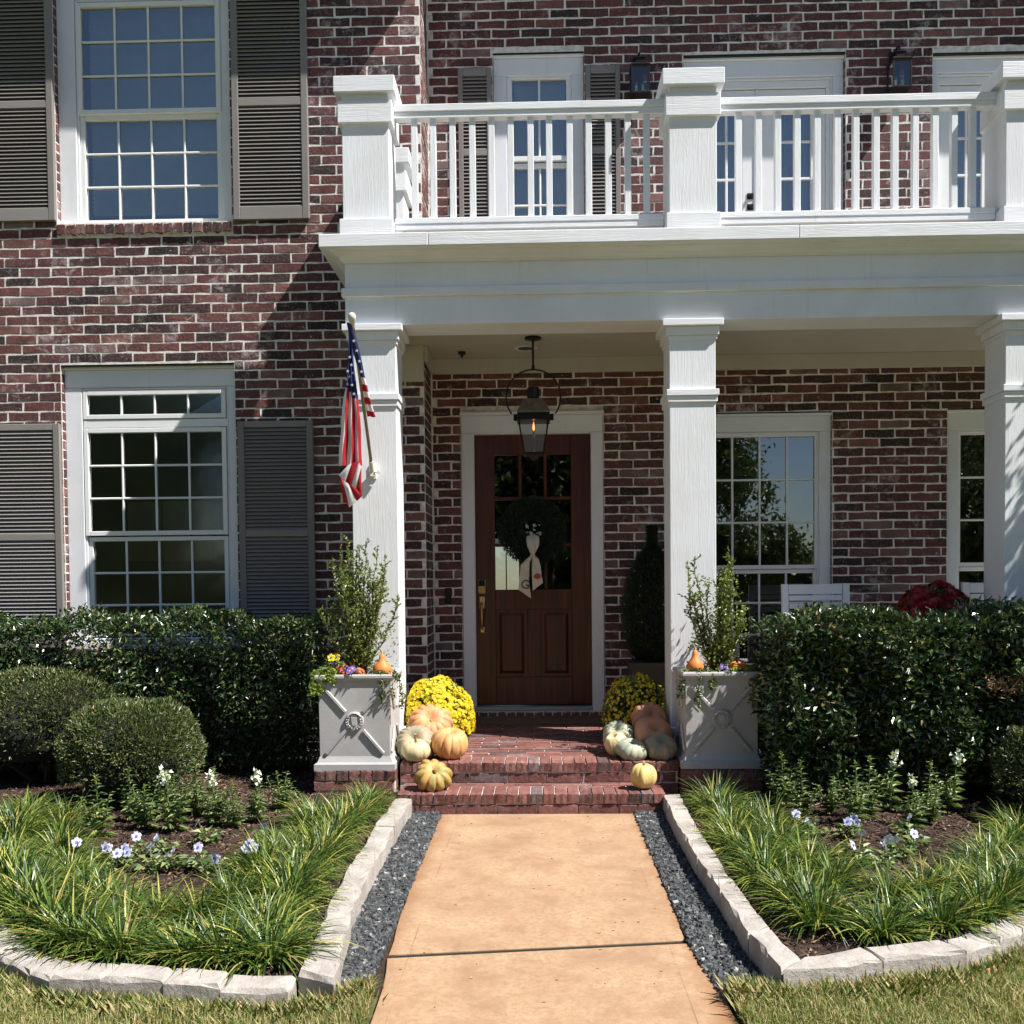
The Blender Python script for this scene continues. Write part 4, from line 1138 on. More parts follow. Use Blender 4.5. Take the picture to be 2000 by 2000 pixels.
# lock set
q = MB(); q.box(-0.506, -0.440, DY - .028, DY, 1.395, 1.522, .006, m=0); q.box(-0.500, -0.446, DY - .031, DY - .027, 1.462, 1.516, .002, m=1); q.build("keypad", ['brass', 'dark'], door)
q = MB(); q.box(-0.500, -0.446, DY - .012, DY, 1.270, 1.378, .006)
q.path([(-.474, DY - .012, 1.315), (-.474, DY - .055, 1.300), (-.473, DY - .062, 1.24), (-.472, DY - .050, 1.15), (-.472, DY - .03, 1.105), (-.472, DY - .006, 1.09)], [.013, .011, .010, .009, .008, .008], 8)
q.box(-0.494, -0.450, DY - .010, DY, 1.055, 1.115, .005); q.build("door_handle", 'brass', door, True)
q = MB(); q.box(-0.531, 0.460, RY - .03, RY + .10, 0.405, 0.438, .004); q.build("threshold", plain("door_threshold_metal", (0.35, 0.37, 0.38), .35, .6, bmp=0), house)
q = MB(); q.box(-0.66, 0.60, RY - .11, RY - .002, 0.30, 0.402); sill_b = q.build("sill", 'mortar', house)
its = []
x = -0.655
while x < 0.55:
    its.append(((x + RP / 2, RY - .115, 0.366), (1, 0, 0), (0, -1, 0), RP - .011, 0.068, 0.11)); x += RP
place_bricks(its, sill_b, 'pave', 300, None, proud=.004)
q = MB(); q.box(-0.781, -0.728, RY - .030, RY - .004, 1.318, 1.450, .006); q.tube((-.7545, RY - .030, 1.355), (-.7545, RY - .036, 1.355), .017, .015, 14)
q.build("doorbell", 'metal', house)

# ------------------------------------------------------------------ leaves, blades, petals
def unit(a):
    return a / np.maximum(1e-9, np.linalg.norm(a, axis=-1, keepdims=True))

def leaf_arrays(P, D, U, Ln, Wd, fold=0.25, curl=0.15):
    """folded pointed leaves: 6 verts, 4 quads-as-2 (two quads each side of the midrib)"""
    n = len(P)
    D = unit(D); S = unit(np.cross(D, U)); Nn = np.cross(S, D)
    Ln = np.broadcast_to(np.asarray(Ln, float), (n,))[:, None]; Wd = np.broadcast_to(np.asarray(Wd, float), (n,))[:, None]
    b = P; t = P + D * Ln - Nn * Ln * curl
    m1 = P + D * Ln * 0.38 + Nn * Ln * 0.03
    l = m1 + S * Wd * 0.5 + Nn * Wd * fold; r = m1 - S * Wd * 0.5 + Nn * Wd * fold
    V = np.stack([b, l, t, r, P + D * Ln * 0.5], 1)
    V[:, 4] = (m1 + t) / 2 - Nn * Wd * 0.0
    F = np.array([(0, 1, 2), (0, 2, 3)])
    Fq = (F[None] + (np.arange(n) * 5)[:, None, None]).reshape(-1, 3)
    return V.reshape(-1, 3), Fq

def leaf_obj(name, P, D, U, Ln, Wd, mat, parent=None, fold=0.25, curl=0.15, kind=True):
    V, F = leaf_arrays(P, D, U, Ln, Wd, fold, curl)
    o = put(bpy.data.objects.new(name, np_mesh(name, V, F, mat)), parent)
    if kind: o["kind"] = "stuff"
    return o

def rnd_dir(n):
    return unit(rng.normal(size=(n, 3)))

# ---- hedges
def hedge(root, x0, x1, y0, y1, z0, z1, n, ragged=0.05, dens=None, leaf=(0.030, 0.050), mat='holly', core=True, bottom_gap=0.1):
    m = n
    W_, H_, D_ = x1 - x0, z1 - z0, y1 - y0
    area = np.array([W_ * H_, W_ * D_, D_ * H_, D_ * H_ * .4]); pr = area / area.sum()
    fc = rng.choice(4, m, p=pr)
    a, b_ = rng.uniform(0, 1, m), rng.uniform(0, 1, m)
    dpt = np.abs(rng.exponential(0.055, m)) - ragged * rng.uniform(0, 1, m) ** 2
    P = np.zeros((m, 3)); Nn = np.zeros((m, 3))
    for k, (fx, fy, fz_, nv) in enumerate([(lambda a, b, d: x0 + a * W_, lambda a, b, d: y0 + d, lambda a, b, d: z0 + b * H_, (0, -1, 0)),
                                           (lambda a, b, d: x0 + a * W_, lambda a, b, d: y0 + b * D_, lambda a, b, d: z1 - d, (0, 0, 1)),
                                           (lambda a, b, d: x0 + d, lambda a, b, d: y0 + a * D_, lambda a, b, d: z0 + b * H_, (-1, 0, 0)),
                                           (lambda a, b, d: x1 - d, lambda a, b, d: y0 + a * D_, lambda a, b, d: z0 + b * H_, (1, 0, 0))]):
        s = fc == k
        P[s] = np.stack([fx(a[s], b_[s], dpt[s]), fy(a[s], b_[s], dpt[s]), fz_(a[s], b_[s], dpt[s])], -1); Nn[s] = nv
    wob = 0.035 * np.sin(P[:, 0] * 7 + P[:, 2] * 5) + 0.025 * np.sin(P[:, 0] * 17 + 2) + 0.02 * np.sin(P[:, 2] * 13 + P[:, 0] * 3)
    P += Nn * wob[:, None]
    P[:, 1] += np.clip(0.35 - (P[:, 2] - z0), 0, .4) * 0.35 * (fc == 0)
    if dens is not None:
        keep = rng.uniform(0, 1, m) < dens(P); P, Nn = P[keep], Nn[keep]; m = len(P)
    D = unit(Nn * 0.7 + rnd_dir(m) * 0.9 + np.array([0, 0, 0.25])); U = unit(Nn * 0.8 + rnd_dir(m) * 0.9 + np.array([0, 0, .5]))
    ln = rng.uniform(leaf[0], leaf[1], m)
    leaf_obj("foliage", P, D, U, ln, ln * 0.48, mat, root)
    tw = MB()
    for i in range(90):
        x, y = random.uniform(x0 + .05, x1 - .05), random.uniform(y0 + .08, y1 - .05)
        z = z0 - bottom_gap; pts = []
        for k in range(5):
            pts.append((x, y, z)); x += random.uniform(-.06, .06); y += random.uniform(-.05, .05); z += (z1 - z0) * random.uniform(.15, .26)
        tw.path(pts, [.009, .008, .006, .004, .002], 5)
    tw.build("branches", 'twig', root)["kind"] = "stuff"
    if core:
        c = MB(); c.box(x0 + .12, x1 - .12, y0 + .13, y1 - .06, z0 + .05, z1 - .14, .05); c.build("inner_shade_core", 'core', root)  # solid dark box: inner shade of the hedge as colour, blocks see-through

hl = thing("hedge", (-3.2, 7.4, 0.1), "long dark glossy hedge under the left ground floor window and its shutters", "hedge")
def dens_left(P):
    d = np.ones(len(P))
    gap = ((P[:, 0] > -3.45) & (P[:, 0] < -2.4) & (P[:, 2] > 1.02) & (P[:, 2] < 1.16)) | ((P[:, 0] > -3.62) & (P[:, 0] < -3.50) & (P[:, 2] > 1.0))
    d[gap] = 0.62
    return d
hedge(hl, -5.2, -1.62, 7.12, 7.62, 0.16, 1.225, 34000, 0.06, dens_left, core=False)
c = MB(); c.box(-5.1, -1.76, 7.30, 7.56, 0.2, 0.98, .05); c.build("inner_shade_core", 'core', hl)  # solid core painted near black for the shade deep in this hedge
hr = thing("hedge", (2.6, 6.55, 0.1), "sunlit glossy green hedge trimmed square in front of the slatted chair and red flowers", "hedge")
hedge(hr, 1.54, 4.2, 6.16, 6.86, 0.20, 1.205, 44000, 0.08, None, leaf=(0.034, 0.058))
n = 160
P = np.array([2.86, 6.12, 0.83]) + np.stack([rng.normal(0, .10, n), rng.uniform(-.03, .05, n), rng.normal(0, .035, n)], -1)
leaf_obj("dead_leaves", P, rnd_dir(n) + np.array([.5, -.4, 0]), rnd_dir(n), rng.uniform(.03, .06, n), .012, rnd_mat("dry_leaf", [(0, (.30, .16, .08)), (1, (.62, .40, .26))], .8), hr)

def ball_shrub(c, rx, ry, rz, n, label):
    t = thing("clipped_shrub", (c[0], c[1], 0.08), label, "shrub", "clipped round shrubs in the beds")
    d = rnd_dir(n); d[:, 2] = np.abs(d[:, 2]) * 1.0 - 0.35 * rng.uniform(0, 1, n) * (rng.uniform(0, 1, n) < .45)
    d = unit(d)
    wob = 1 + 0.05 * np.sin(d[:, 0] * 6 + c[0] * 3) * np.cos(d[:, 1] * 5) + 0.025 * np.sin(d[:, 2] * 11 + d[:, 0] * 9)
    r = (1 - np.abs(rng.exponential(0.035, n)) + rng.uniform(0, 1, n) ** 6 * 0.05) * wob
    e = 0.82   # flattened superellipsoid
    P = np.sign(d) * np.abs(d) ** e * r[:, None] * np.array([rx, ry, rz]) + np.array(c)
    keep = P[:, 2] > 0.13; P, d = P[keep], d[keep]; m = len(P)
    D = unit(d * 0.9 + rnd_dir(m) * 0.75 + np.array([0, 0, .35])); U = unit(d + rnd_dir(m) * 0.8)
    ln = rng.uniform(.018, .036, m)
    leaf_obj("foliage", P, D, U, ln, ln * .36, 'ball', t)
    b = MB(); prof = [(rx * .84 * math.cos(a), rz * .84 * math.sin(a)) for a in np.linspace(-.6, 1.5, 9)]
    b.lathe([(r_, c[2] + z_) for r_, z_ in prof], c[0], c[1], 20); o = b.build("inner_shade_core", 'core', t)  # dark solid filling, stands for the shaded inside of the shrub
    tw = MB()
    for i in range(14):
        a = random.uniform(0, 6.28); tw.path([(c[0] + .04 * math.cos(a), c[1] + .04 * math.sin(a), .06), (c[0] + rx * .5 * math.cos(a), c[1] + ry * .5 * math.sin(a), .25)], [.012, .006], 5)
    tw.build("stem", 'twig', t)
ball_shrub((-2.625, 6.36, 0.375), .410, .40, .365, 15000, "frontmost round clipped shrub in the left bed")
ball_shrub((-3.52, 7.02, 0.49), .56, .46, .40, 15000, "wider round clipped shrub just behind the frontmost one")
ball_shrub((-4.30, 7.0, 0.42), .52, .42, .37, 9000, "clipped shrub cut by the left edge, behind the wide one")
ball_shrub((3.17, 5.86, 0.28), .45, .40, .37, 10000, "small clipped shrub at the foot of the sunlit trimmed hedge")

# ---- strap-leaved clumps
def clump_mesh(n, R, H, seed):
    r = np.random.default_rng(seed)
    az = r.uniform(0, 2 * np.pi, n); spread = r.uniform(0.0, 1.0, n) ** 0.8
    L_ = H * r.uniform(0.55, 1.35, n); wd = r.uniform(0.0050, 0.0100, n)
    b0 = r.uniform(0, R * .30, n); ba = az + r.normal(0, .5, n)
    base = np.stack([b0 * np.cos(ba), b0 * np.sin(ba), np.zeros(n)], -1)
    K = 7
    out = np.stack([np.cos(az), np.sin(az), np.zeros(n)], -1)
    side = np.stack([-np.sin(az), np.cos(az), np.zeros(n)], -1)
    bend = r.uniform(.7, 1.7, n); tw = r.normal(0, 1.0, n)
    rows = []
    for t in np.linspace(0, 1, K):
        ang = np.minimum(0.12 + 0.80 * spread + (t ** 1.2) * (0.45 + 1.35 * spread) * bend, 2.55)
        if t == 0:
            pos = base.copy()
        else:
            step = (L_ / (K - 1))[:, None]
            pos = pos + step * (out * np.sin(prev)[:, None] + np.array([0, 0, 1]) * np.cos(prev)[:, None]) + side * (tw * 0.006 * t)[:, None]
        prev = ang
        w = wd * (0.75 if t == 0 else (1 - 0.9 * max(0, t - .55) / .45))
        up = out * np.cos(ang)[:, None] * -1 + np.array([0, 0, 1]) * np.sin(ang)[:, None]
        rows.append(np.stack([pos - side * w[:, None] / 2 + up * w[:, None] * .15, pos, pos + side * w[:, None] / 2 + up * w[:, None] * .15], 1))
    V = np.stack(rows, 1).reshape(n, -1, 3)
    V[:, :, 2] = np.maximum(V[:, :, 2], 0.004)
    F = np.array([(3 * i + c_, 3 * i + 1 + c_, 3 * i + 4 + c_, 3 * i + 3 + c_) for i in range(K - 1) for c_ in (0, 1)])
    Fq = (F[None] + (np.arange(n) * 3 * K)[:, None, None]).reshape(-1, 4)
    return np_mesh("blades", V.reshape(-1, 3), Fq, 'liriope')
CL = [clump_mesh(290, 0.28, 0.235, 50 + i) for i in range(7)]
ORD = ['first', 'second', 'third', 'fourth', 'fifth', 'sixth', 'seventh', 'eighth', 'ninth', 'tenth', 'eleventh', 'twelfth', 'thirteenth', 'fourteenth', 'fifteenth', 'sixteenth', 'seventeenth', 'eighteenth', 'nineteenth', 'twentieth']
def nth(i):
    return ORD[i] if i < 20 else 'twenty ' + ORD[i - 20]
def clumps(spots, row, group):
    for i, (x, y, s) in enumerate(spots):
        ob = bpy.data.objects.new("liriope_clump", CL[random.randrange(7)]); C.objects.link(ob)
        ob.location = (x, y, 0.085); ob.rotation_euler = (random.uniform(-.10, .10), random.uniform(-.10, .10), random.uniform(0, 6.28))
        ob.scale = (s * 1.05, s * 1.05, s * random.uniform(.70, .98))
        tag(ob, row % nth(i), "liriope", group)
def along(pts, step, jit, s0, s1):
    out = []
    for a, b_ in zip(pts, pts[1:]):
        k = max(1, int(round(math.dist(a, b_) / step)))
        for j in range(k):
            t = j / k
            out.append((a[0] + (b_[0] - a[0]) * t + random.uniform(-jit, jit), a[1] + (b_[1] - a[1]) * t + random.uniform(-jit, jit), random.uniform(s0, s1)))
    return out
gL, gR = "liriope clumps edging the bed on the flag side", "liriope clumps edging the bed on the hedge side"
clumps(along([(-1.08, 6.25), (-1.12, 5.6), (-1.12, 5.0), (-1.10, 4.4), (-1.10, 3.66)], .195, .03, .80, .98), "%s strap leaved clump from the brick steps in the row along the left gravel", gL)
clumps(along([(-1.00, 3.64), (-1.34, 3.63), (-1.60, 3.67), (-1.84, 3.82), (-2.14, 4.12), (-2.47, 4.55), (-2.85, 5.1)], .185, .03, .85, 1.05), "%s strap leaved clump from the walkway corner in the row along the left lawn", gL)
clumps(along([(-1.30, 5.75), (-1.34, 5.1), (-1.32, 4.5), (-1.40, 4.02), (-1.74, 4.10), (-2.07, 4.42), (-2.35, 4.85), (-2.66, 5.30)], .23, .04, .70, .95), "%s strap leaved clump from the steps in the inner row around the left mulch", gL)
clumps(along([(-2.85, 5.25), (-3.0, 5.7), (-3.15, 6.05)], .24, .05, .9, 1.1) + along([(-2.72, 5.55), (-2.86, 6.0)], .25, .04, .75, .9) + along([(-3.15, 5.0), (-3.4, 5.8)], .25, .05, .95, 1.1), "%s strap leaved clump of the patch before the frontmost round shrub, counted from the lawn", gL)
clumps(along([(1.08, 6.15), (1.05, 5.5), (1.05, 4.9), (1.07, 4.35), (1.11, 3.82)], .195, .03, .75, .95), "%s strap leaved clump from the brick steps in the row along the right gravel", gR)
clumps(along([(1.36, 3.88), (1.60, 3.96), (1.82, 4.09), (2.12, 4.40), (2.47, 4.73), (2.85, 5.12)], .185, .03, .82, 1.0), "%s strap leaved clump from the walkway corner in the row along the right lawn", gR)
clumps(along([(1.26, 5.75), (1.26, 5.1), (1.30, 4.55), (1.50, 4.30), (1.80, 4.48), (2.16, 4.82), (2.48, 5.18), (2.78, 5.6)], .23, .04, .68, .92), "%s strap leaved clump from the steps in the inner row around the right mulch", gR)
clumps(along([(2.95, 5.0), (3.12, 5.6)], .25, .05, .9, 1.05) + along([(2.62, 5.55), (2.86, 5.92)], .22, .04, .7, .85), "%s strap leaved clump of the patch before the small shrub on the right", gR)

# ---- bedding flowers
def snapdragon(seed, blossom):
    r = np.random.default_rng(seed); random.seed(seed)
    t = thing("snapdragon", (0, 0, 0), "", "snapdragon")
    st = MB(); P, D, U, Ln = [], [], [], []
    for s in range(random.choice([5, 6, 7])):
        a = random.uniform(0, 6.28); lean = random.uniform(.03, .09); h = random.uniform(.22, .32) * (1 if s == 0 else random.uniform(.45, .75))
        if s == 0: lean *= .4
        top = Vector((lean * math.cos(a), lean * math.sin(a), h)); st.path([(0, 0, 0), top * .5, top], [.0035, .003, .0018], 5)
        k = int(34 * h / .3)
        for i in range(k):
            z = (i + 1) / k; p = top * z; az = i * 2.4 + r.uniform(-.3, .3)
            P.append(p); D.append((math.cos(az), math.sin(az), .35 - .2 * (1 - z))); U.append((0, 0, 1)); Ln.append(.074 * (1.08 - z * .68))
        if s == 0: tip = top
    st.build("stem", 'stem', t)
    leaf_obj("leaf", np.array(P), np.array(D), np.array(U), np.array(Ln), np.array(Ln) * .40, 'herb', t)
    if blossom:
        n = 30; PP = np.array(tip) + np.stack([r.normal(0, .012, n), r.normal(0, .012, n), r.uniform(-.055, .01, n)], -1)
        leaf_obj("blossom", PP, unit(r.normal(size=(n, 3)) + np.array([0, -.3, .2])), rnd_dir(n), .022, .020, 'whitepetal', t)
    else:
        n = 14; PP = np.array(tip) + np.stack([r.normal(0, .004, n), r.normal(0, .004, n), r.uniform(-.03, .015, n)], -1)
        leaf_obj("bud", PP, unit(r.normal(size=(n, 3)) + np.array([0, 0, .8])), rnd_dir(n), .012, .006, 'vine', t)
    return t
sd_b = [snapdragon(300 + i, True) for i in range(3)]; sd_g = [snapdragon(320 + i, False) for i in range(3)]
used = set()
def plant_at(proto, x, y, s, label, group, z=None):
    z = float(mulch_z(np.float64(x), np.float64(y))) if z is None else z
    if proto.name not in used:
        used.add(proto.name); proto.location = (x, y, z); proto.scale = (s, s, s); o = proto
    else:
        o = copy_tree(proto, (x, y, z), random.uniform(0, 6.28), s)
    tag(o, label, proto["category"], group)
    return o
gw, gg = "white flowering snapdragons in the mulch beds", "leafy snapdragons in the mulch beds"
SN = [(-2.464, 5.5, 0, 1.05), (-2.272, 5.66, 0, .95), (-2.084, 5.58, 1, 1.1), (-2.072, 5.95, 0, 1.0), (-1.856, 5.67, 1, .95), (-1.74, 5.62, 0, .8), (-1.666, 5.76, 1, .95), (-1.595, 6.10, 0, .9), (-2.43, 5.85, 0, .85), (-2.41, 6.16, 1, 1.05), (-2.20, 5.95, 0, .9), (-1.95, 5.85, 0, .8),
      (1.497, 6.10, 0, 1.0), (1.56, 5.89, 0, .85), (1.795, 5.66, 0, 1.05), (1.90, 5.80, 0, .95), (2.107, 6.02, 1, 1.1), (2.08, 5.57, 1, .85), (2.22, 5.70, 0, .8), (2.47, 6.03, 1, 1.1), (1.72, 5.90, 0, .8), (2.3, 5.95, 0, .85)]
for side, sub_ in (("left", sorted([q_ for q_ in SN if q_[0] < 0], key=lambda q_: q_[0] / q_[1])), ("right", sorted([q_ for q_ in SN if q_[0] > 0], key=lambda q_: q_[0] / q_[1]))):
    for i, (x, y, k, s) in enumerate(sub_):
        plant_at((sd_b if k else sd_g)[i % 3], x, y, s * 1.18, ("%s snapdragon from the left in the %s bed, cream white blossoms on top" if k else "%s snapdragon from the left in the %s bed, green and not flowering") % (nth(i), side), gw if k else gg)

def pansy(seed, nf, mat='lilac', heart='violet', cat="pansy"):
    r = np.random.default_rng(seed)
    t = thing("pansy", (0, 0, 0), "", cat)
    n = 42; az = r.uniform(0, 6.28, n); rr = r.uniform(0, .06, n)
    P = np.stack([rr * np.cos(az), rr * np.sin(az), r.uniform(.005, .06, n)], -1)
    D = np.stack([np.cos(az), np.sin(az), r.uniform(-.1, .6, n)], -1)
    leaf_obj("leaf", P, D, np.tile([0, 0, 1.0], (n, 1)) + r.normal(0, .3, (n, 3)), r.uniform(.028, .05, n), r.uniform(.018, .028, n), 'herb', t)
    for k in range(nf):
        a = r.uniform(0, 6.28); c = Vector((.05 * math.cos(a) * r.uniform(.3, 1), -.02 + .05 * math.sin(a) * r.uniform(.3, 1), r.uniform(.065, .10)))
        nrm = Vector((r.uniform(-.5, .5), -1, r.uniform(.1, .7))).normalized(); u = nrm.orthogonal().normalized(); w_ = nrm.cross(u)
        q = MB()
        for j in range(5):
            an = j * 2 * math.pi / 5 + .3; rad = .017
            d = u * math.cos(an) + w_ * math.sin(an); e = nrm.cross(d)
            pts = [c, c + d * rad * .6 + e * rad * .62 + nrm * .002, c + d * rad * 1.25 + e * rad * .45, c + d * rad * 1.35 - e * rad * .4 + nrm * .003, c + d * rad * .6 - e * rad * .62]
            q.quad(pts, 0)
        q.quad([c + nrm * .004 + (u * math.cos(x_a) + w_ * math.sin(x_a)) * .0065 for x_a in np.linspace(0, 5.5, 7)], 1)
        q.build("flower", [mat, heart], t)
        s_ = MB(); s_.path([(0, 0, 0), c * .5, c - nrm * .002], .0018, 4); s_.build("stem", 'stem', t)
    return t
pn = [pansy(400 + i, 1 + i % 3) for i in range(4)]
random.seed(5)
PN_ = [(-2.211, 4.93), (-2.088, 4.86), (-2.074, 5.10), (-1.95, 5.12), (-1.806, 4.83), (-1.775, 5.27), (-1.66, 4.83), (-1.465, 4.86), (-1.47, 5.2), (-1.90, 4.80), (-2.30, 4.98), (-1.57, 4.72), (1.46, 5.56), (1.50, 5.43), (1.678, 5.44), (1.60, 5.02), (1.97, 5.36), (1.53, 4.86), (1.66, 4.86), (1.8, 5.0), (1.9, 5.1)]
for side, sub_ in (("left", sorted([q_ for q_ in PN_ if q_[0] < 0], key=lambda q_: q_[0] / q_[1])), ("right", sorted([q_ for q_ in PN_ if q_[0] > 0], key=lambda q_: q_[0] / q_[1]))):
    for i, (x, y) in enumerate(sub_):
        plant_at(pn[i % 4], x, y, 1.15, "%s low pale lilac pansy from the left in the %s bed" % (nth(i), side), "pale pansies behind the edging")

# ---- pumpkins
def pumpkin_mat(name, stops, stripe=None):
    m, nt, b = new_mat(name)
    v = coords(nt, obj=True)
    n1 = noise(nt, v, 11, 5, 0.6)
    col = ramp(nt, n1, stops)
    if stripe:
        col = mixc(nt, ramp(nt, noise(nt, coords(nt, (9, 9, 2.0), obj=True), 2.2, 5, 0.65), [(0.45, (0, 0, 0)), (0.62, (0.85, 0.85, 0.85))]), col, stripe)
    L(nt, col, b.inputs["Base Color"]); col = mixc(nt, ramp(nt, noise(nt, v, 26, 6, 0.75), [(0.60, (0, 0, 0)), (0.74, (0.6, 0.6, 0.6))]), col, mixc(nt, 1.0, col, (0.62, 0.52, 0.42), "MULTIPLY"))
    L(nt, col, b.inputs["Base Color"]); b.inputs["Roughness"].default_value = 0.58
    bump(nt, noise(nt, v, 40, 5), 0.3, 0.004, b)
    return m
M['stalk'] = plain("dry_pumpkin_stalk", (0.30, 0.22, 0.11), 0.8, var=.3, bmp=.5)
def pumpkin(x, y, z, rx, h, ribs, depth, mat, label, tilt=(0, 0, 0), stem=.045, dip=.25, name="pumpkin", sharp=1.0):
    t = thing(name, (x, y, z), label, "pumpkin", "pumpkins heaped on the steps")
    nu, nv = ribs * 8, 22; V = []
    ph = random.uniform(0, 6); ser = [random.uniform(.92, 1.06) for _ in range(ribs)]
    for j in range(nv + 1):
        a = -math.pi / 2 + math.pi * j / nv
        rr = math.cos(a) ** .72 if math.cos(a) > 0 else 0
        zz = math.sin(a)
        for i in range(nu):
            f = (i / 8.0) % 1.0; k = int(i / 8) % ribs
            groove = 1 - depth * (1 - abs(math.sin(math.pi * f)) ** (.55 * sharp)) * min(1, rr * 1.6)
            r = rx * rr * groove * (ser[k] * abs(math.sin(math.pi * f)) + (1 - abs(math.sin(math.pi * f))))
            zt = zz * h / 2
            cen = max(0, 1 - rr / .5)
            if zz > 0: zt -= h * dip * cen ** 1.5
            else: zt += h * dip * .6 * cen ** 1.5
            th_ = 2 * math.pi * i / nu + ph
            V.append((r * math.cos(th_), r * math.sin(th_), zt * (1 - .05 * (1 - groove)) + h / 2))
    F = [(j * nu + i, j * nu + (i + 1) % nu, (j + 1) * nu + (i + 1) % nu, (j + 1) * nu + i) for j in range(nv) for i in range(nu)]
    me = np_mesh("flesh", np.array(V), np.array(F), mat, smooth=True)
    E3 = Euler(tilt).to_matrix().to_4x4()
    piv = Matrix.Translation((0, 0, h / 2)) @ E3 @ Matrix.Translation((0, 0, -h / 2))
    me.transform(piv)
    o = bpy.data.objects.new("flesh", me); C.objects.link(o); o.parent = t
    s = MB(); z0 = h * (1 - dip) - .012; bx = random.uniform(-.5, .5)
    if stem > 0:
        P_ = [(0, 0, z0), (.004, 0, z0 + stem * .35), (bx * .02, -.012, z0 + stem * .75), (bx * .045, -.03, z0 + stem)]
        s.path(P_, [.022, .011, .008, .0095], 7)
    else:
        s.lathe([(.014, z0 - .004), (.012, z0 + .010), (.004, z0 + .012)], 0, 0, 8)
    sm = s.mesh("stalk", 'stalk'); sm.transform(piv)
    so = bpy.data.objects.new("stalk", sm); C.objects.link(so); so.parent = t
    return t
pk = pumpkin_mat
PO = pk("peach_pumpkin", [(0.3, (.56, .20, .07)), (0.7, (.64, .29, .12))], (.58, .33, .17))
PG = pk("grey_green_pumpkin", [(0.3, (.20, .22, .14)), (0.7, (.30, .29, .20))], (.42, .26, .16))
PC = pk("cream_pumpkin", [(0.3, (.60, .48, .24)), (0.7, (.66, .56, .32))])
PP_ = pk("orange_cream_pumpkin", [(0.3, (.60, .24, .07)), (0.7, (.66, .34, .13))], (.62, .42, .18))
PS = pk("striped_squash", [(0.3, (.55, .26, .07)), (0.7, (.52, .34, .11))], (.20, .22, .06))
PB = pk("blue_grey_pumpkin", [(0.3, (.24, .28, .20)), (0.7, (.36, .38, .28))], (.44, .42, .30))
PN = pk("brown_orange_pumpkin", [(0.3, (.52, .23, .12)), (0.7, (.60, .29, .16))])
PY = pk("pale_yellow_pumpkin", [(0.3, (.66, .48, .15)), (0.7, (.70, .54, .21))])
z1 = lambda y: fz(y)
random.seed(9)
pumpkin(-0.765, 7.02, .375, .165, .215, 13, .16, PO, "large peach orange pumpkin leaning at the back of the heap beneath the sunlit yellow mums", (.85, 0, .1), stem=.03, dip=.2)
pumpkin(-0.845, 6.845, .275, .145, .200, 16, .10, PG, "flat grey green pumpkin with orange flush wedged behind the small cream one", (.85, -.2, 0), stem=.02, dip=.22)
pumpkin(-0.832, 6.70, .283, .098, .145, 12, .05, PC, "small cream pumpkin with a twisted dry stalk beside the sunlit planter", (.15, 0, 0), stem=.10)
pumpkin(-0.605, 6.80, .283, .132, .205, 12, .12, PP_, "two toned cream and orange pumpkin with a curled stalk, right one of the sunlit heap", (.25, .1, 0), stem=.045)
pumpkin(-0.690, 6.43, .150, .125, .160, 10, .22, PS, "deeply ribbed green and orange squash leaning on the lower step", (.72, 0, .25), stem=.045, dip=.16)
pumpkin(0.560, 6.98, .30, .118, .20, 14, .14, PB, "ribbed grey white pumpkin standing on edge at the left of the shaded heap", (.70, -.30, 0), stem=.02, dip=.18)
pumpkin(0.535, 6.86, .283, .085, .16, 12, .06, PC, "cream and peach pumpkin between the grey white one and the pale green one", (.3, -.4, 0), stem=.012)
pumpkin(0.625, 6.73, .283, .108, .130, 12, .09, PB, "pale green pumpkin half in sun at the front of the shaded heap", (.3, .2, 0), stem=.0)
pumpkin(0.800, 6.95, .31, .148, .205, 9, .05, PN, "big smooth dull orange pumpkin in the middle of the shaded heap", (.75, .15, 0), stem=.012, dip=.25)
pumpkin(0.795, 7.15, .42, .135, .16, 12, .13, PN, "ribbed brownish pumpkin at the top back of the shaded heap", (.8, 0, .2), stem=.02)
pumpkin(0.825, 6.755, .283, .113, .150, 12, .09, PG, "dark green pumpkin with a stubby stalk beside the shaded planter", (.55, .1, 0), stem=.012)
pumpkin(0.672, 6.42, .150, .084, .160, 12, .045, PY, "pale yellow round pumpkin alone on the lower step", (.03, 0, 0), stem=.07)

